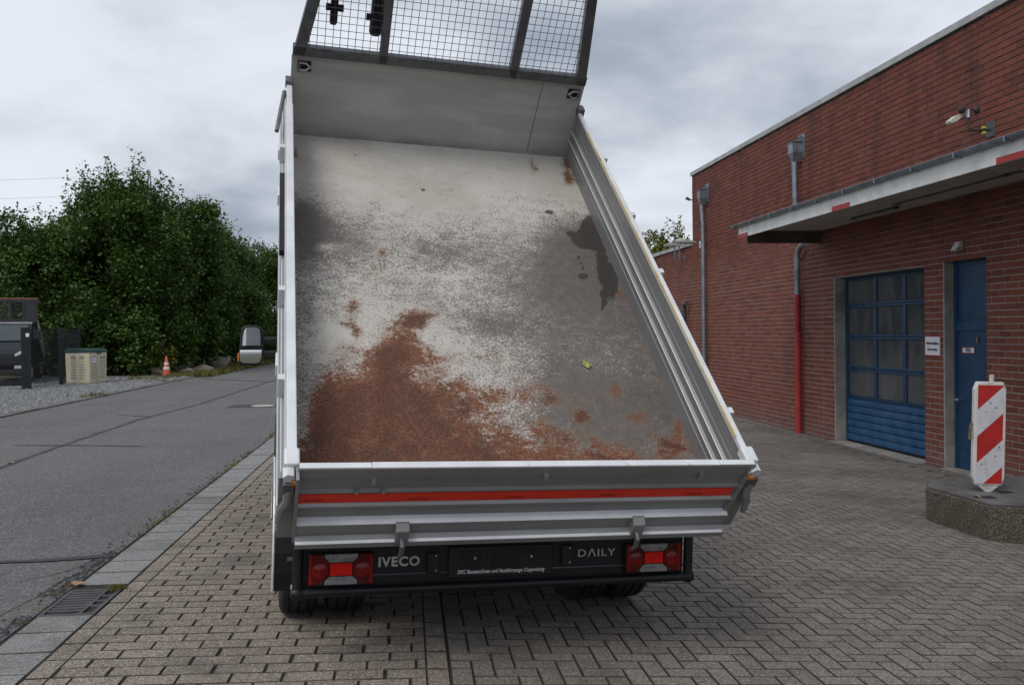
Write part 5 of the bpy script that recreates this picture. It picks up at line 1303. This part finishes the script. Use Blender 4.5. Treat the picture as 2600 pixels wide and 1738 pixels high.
def shrub(x, y, h, r, seed, mat, label, n=130, size=.13):
    rr = random.Random(seed); rg = np.random.default_rng(seed); root = empty("shrub", (x, y, .0)); tag(root, label, "shrub", "shrubs under the maples")
    b = MB()
    for k in range(7):
        a = rr.uniform(0, 6.28); b.tube([(0, 0, -.05), (math.cos(a) * r * .3, math.sin(a) * r * .3, h * .45), (math.cos(a) * r * .6, math.sin(a) * r * .6, h * .85)], [.02, .013, .006], 5)
    b.build("stem", "bark", root)
    P = []
    for k in range(n):
        v = rg.normal(0, 1, 3); v /= np.linalg.norm(v); q = rr.uniform(.3, 1) ** .5; P.append((v[0] * r * q, v[1] * r * q, h * .52 + v[2] * h * .48 * q))
    crown(P, 22, .13, size, mat, "foliage", root, seed)
shrub(by_px(350, 35.6), 35.6, 2.1, .75, 31, "leaf_light", "yellow green shrub growing left of the traffic cone", 110)
shrub(by_px(390, 36.4), 36.4, 1.3, .7, 32, "leaf_yellow", "low yellowing shrub right behind the traffic cone", 40)
for k, (px, y, h, r, m_, lab) in enumerate([(285, 36.3, 2.6, 1.1, "leaf_maple", "dark shrub right beside the beige storage box"), (240, 37.5, 3.0, 1.2, "leaf_maple", "dark shrub behind the beige storage box"), (440, 38.5, 2.6, 1.2, "leaf_maple", "dark shrub behind the low boulder"), (500, 41, 2.8, 1.3, "leaf_maple", "dark shrub behind the round brown boulder"), (575, 46.5, 2.6, 1.3, "leaf_light", "fresh green shrub on the verge past the boulders"), (640, 51, 2.6, 1.4, "leaf_maple", "dark shrub on the verge behind the truck's mirror"), (690, 57, 2.6, 1.5, "leaf_maple", "dark shrub at the road side beside the raised bed"), (160, 37.6, 2.6, 1.3, "leaf_maple", "dark shrub behind the fence and the dark tipper"), (90, 38, 2.4, 1.3, "leaf_maple", "dark shrub behind the dark tipper's guard")]):
    shrub(by_px(px, y), y, h, r, 60 + k, m_, lab, 170, .15)
tree("plane_tree", "yellow green tree behind the lower brick annex", by_px(1715, 62), 62, 9.6, 3.6, 41, mat="leaf_yellow", base=-.4, npts=650, nper=24, size=.19, shoots=50, low=.3, group="trees behind the building")
tree("plane_tree", "darker tree glimpsed between the bed side and the annex", by_px(1636, 70), 70, 9.2, 2.6, 42, mat="leaf_light", base=-.4, npts=500, nper=24, size=.19, shoots=40, low=.3, group="trees behind the building")
# dry grass on the verge, loose leaves and weeds at the gravel edge
def tufts(name, region, n, mat, h0, h1, wb, label):
    b = MB()
    for _ in range(n):
        x, y = region(); k = random.randint(3, 6); z = .012
        for _ in range(k):
            a = random.uniform(0, 6.28); h = random.uniform(h0, h1); l = h * random.uniform(.3, 1.0); px_, py_ = x + random.gauss(0, .05), y + random.gauss(0, .05)
            b.add([(px_ - math.sin(a) * wb, py_ + math.cos(a) * wb, z), (px_ + math.sin(a) * wb, py_ - math.cos(a) * wb, z), (px_ + math.cos(a) * l, py_ + math.sin(a) * l, z + h)], [(0, 1, 2)])
    o = stuff(b.build(name, mat, None, recalc=False)); tag(o, label, "grass"); return o
tufts("verge_grass", lambda: (-7.12 - abs(random.gauss(0, .9)), random.uniform(34.2, 60)), 4200, "leaf_grass", .05, .22, .012, "dry yellowish grass along the far road verge")
def weeds():
    x, y, s_ = random.choice([(-7.85, 24, .15), (-9.3, 33.4, .3), (-8.6, 33.2, .3), (-8.0, 31, .2), (-9.0, 34.4, .5), (-8.4, 34.6, .4)]); return x + random.gauss(0, s_), y + random.gauss(0, s_ * 1.6)
tufts("gravel_weeds", weeds, 160, "leaf_grass", .04, .18, .012, "sparse green weeds growing at the gravel edge")
# loose stones lying on the gravel
b = MB()
for _ in range(5200):
    x, y = -7.9 - random.random() ** 1.3 * 6, random.uniform(14, 35.5); s_ = random.uniform(.012, .032); z = .02
    o3 = [random.uniform(.7, 1.3) * s_ for _ in range(5)]
    b.add([(x - o3[0], y, z), (x, y - o3[1], z), (x + o3[2], y, z), (x, y + o3[3], z), (x + random.gauss(0, .004), y, z + o3[4])], [(0, 1, 4), (1, 2, 4), (2, 3, 4), (3, 0, 4)])
M("loose_stone", (.24, .245, .255), .9, var=.45, vs=30)
o = stuff(b.build("gravel_stones", "loose_stone", None, recalc=False)); tag(o, "loose grey gravel stones covering the yard across the road", "gravel")

# ------------------------------------------------------------------ far left: house, pylon and wires
M("render_cream", (.50, .46, .36), .9, var=.08); M("roof_grey", (.10, .10, .105), .8, var=.2)
hs = empty("pale_house", (-33, 64, -.6)); tag(hs, "pale rendered house mostly hidden behind the maples", "house")
MB().box(-7, 6.4, -5, 5, 0, 7.2).build("wall", "render_cream", hs)
MB().prism([(-5.4, 7.0), (5.4, 7.0), (0, 9.2)], 'x', -7.4, 6.8).build("roof", "roof_grey", hs)
for k in range(3): MB().box(6.39, 6.43, -3.5 + k * 2.8, -2.3 + k * 2.8, 3.2, 4.8).build("window", "glass_dark", hs)
py_ = 150.; pxx = by_px(385, py_)
pyl = empty("utility_pylon", (pxx, py_, -.6)); tag(pyl, "thin lattice pylon top just above the maples", "pylon")
M("pylon_steel", (.25, .26, .27), .6, .4)
b = MB()
for s1 in (-1, 1):
    for s2 in (-1, 1): b.cyl((s1 * 1.2, s2 * 1.2, 0), (s1 * .12, s2 * .12, 28.2), .06, n=5)
for k in range(14):
    f0, f1 = k / 14, (k + 1) / 14; w0, w1 = 1.2 - 1.08 * f0, 1.2 - 1.08 * f1
    b.cyl((-w0, -w0, 28.2 * f0), (w1, -w1, 28.2 * f1), .035, n=4); b.cyl((w0, w0, 28.2 * f0), (-w1, w1, 28.2 * f1), .035, n=4)
b.build("lattice", "pylon_steel", pyl)
for z in (27.2, 24.4, 22.2, 19.8): MB().cyl((-2.4, 0, z), (.6, 0, z), .06, n=5).build("cross_arm", "pylon_steel", pyl)
for k, z in enumerate((27.2, 24.4, 22.2, 19.8)):
    pts = [(pxx - 2.3 - t * 100, py_, z - .62 - 3.2 * (4 * t * (1 - t)) * .5 + (.4 - k * .1)) for t in np.linspace(0, 1, 15)]
    o = MB().tube(pts, .022, 4).build("power_line", "pylon_steel"); tag(o, ["highest", "second highest", "third highest", "lowest"][k] + " of the thin overhead power lines beside the maples", "wire", "overhead power lines")
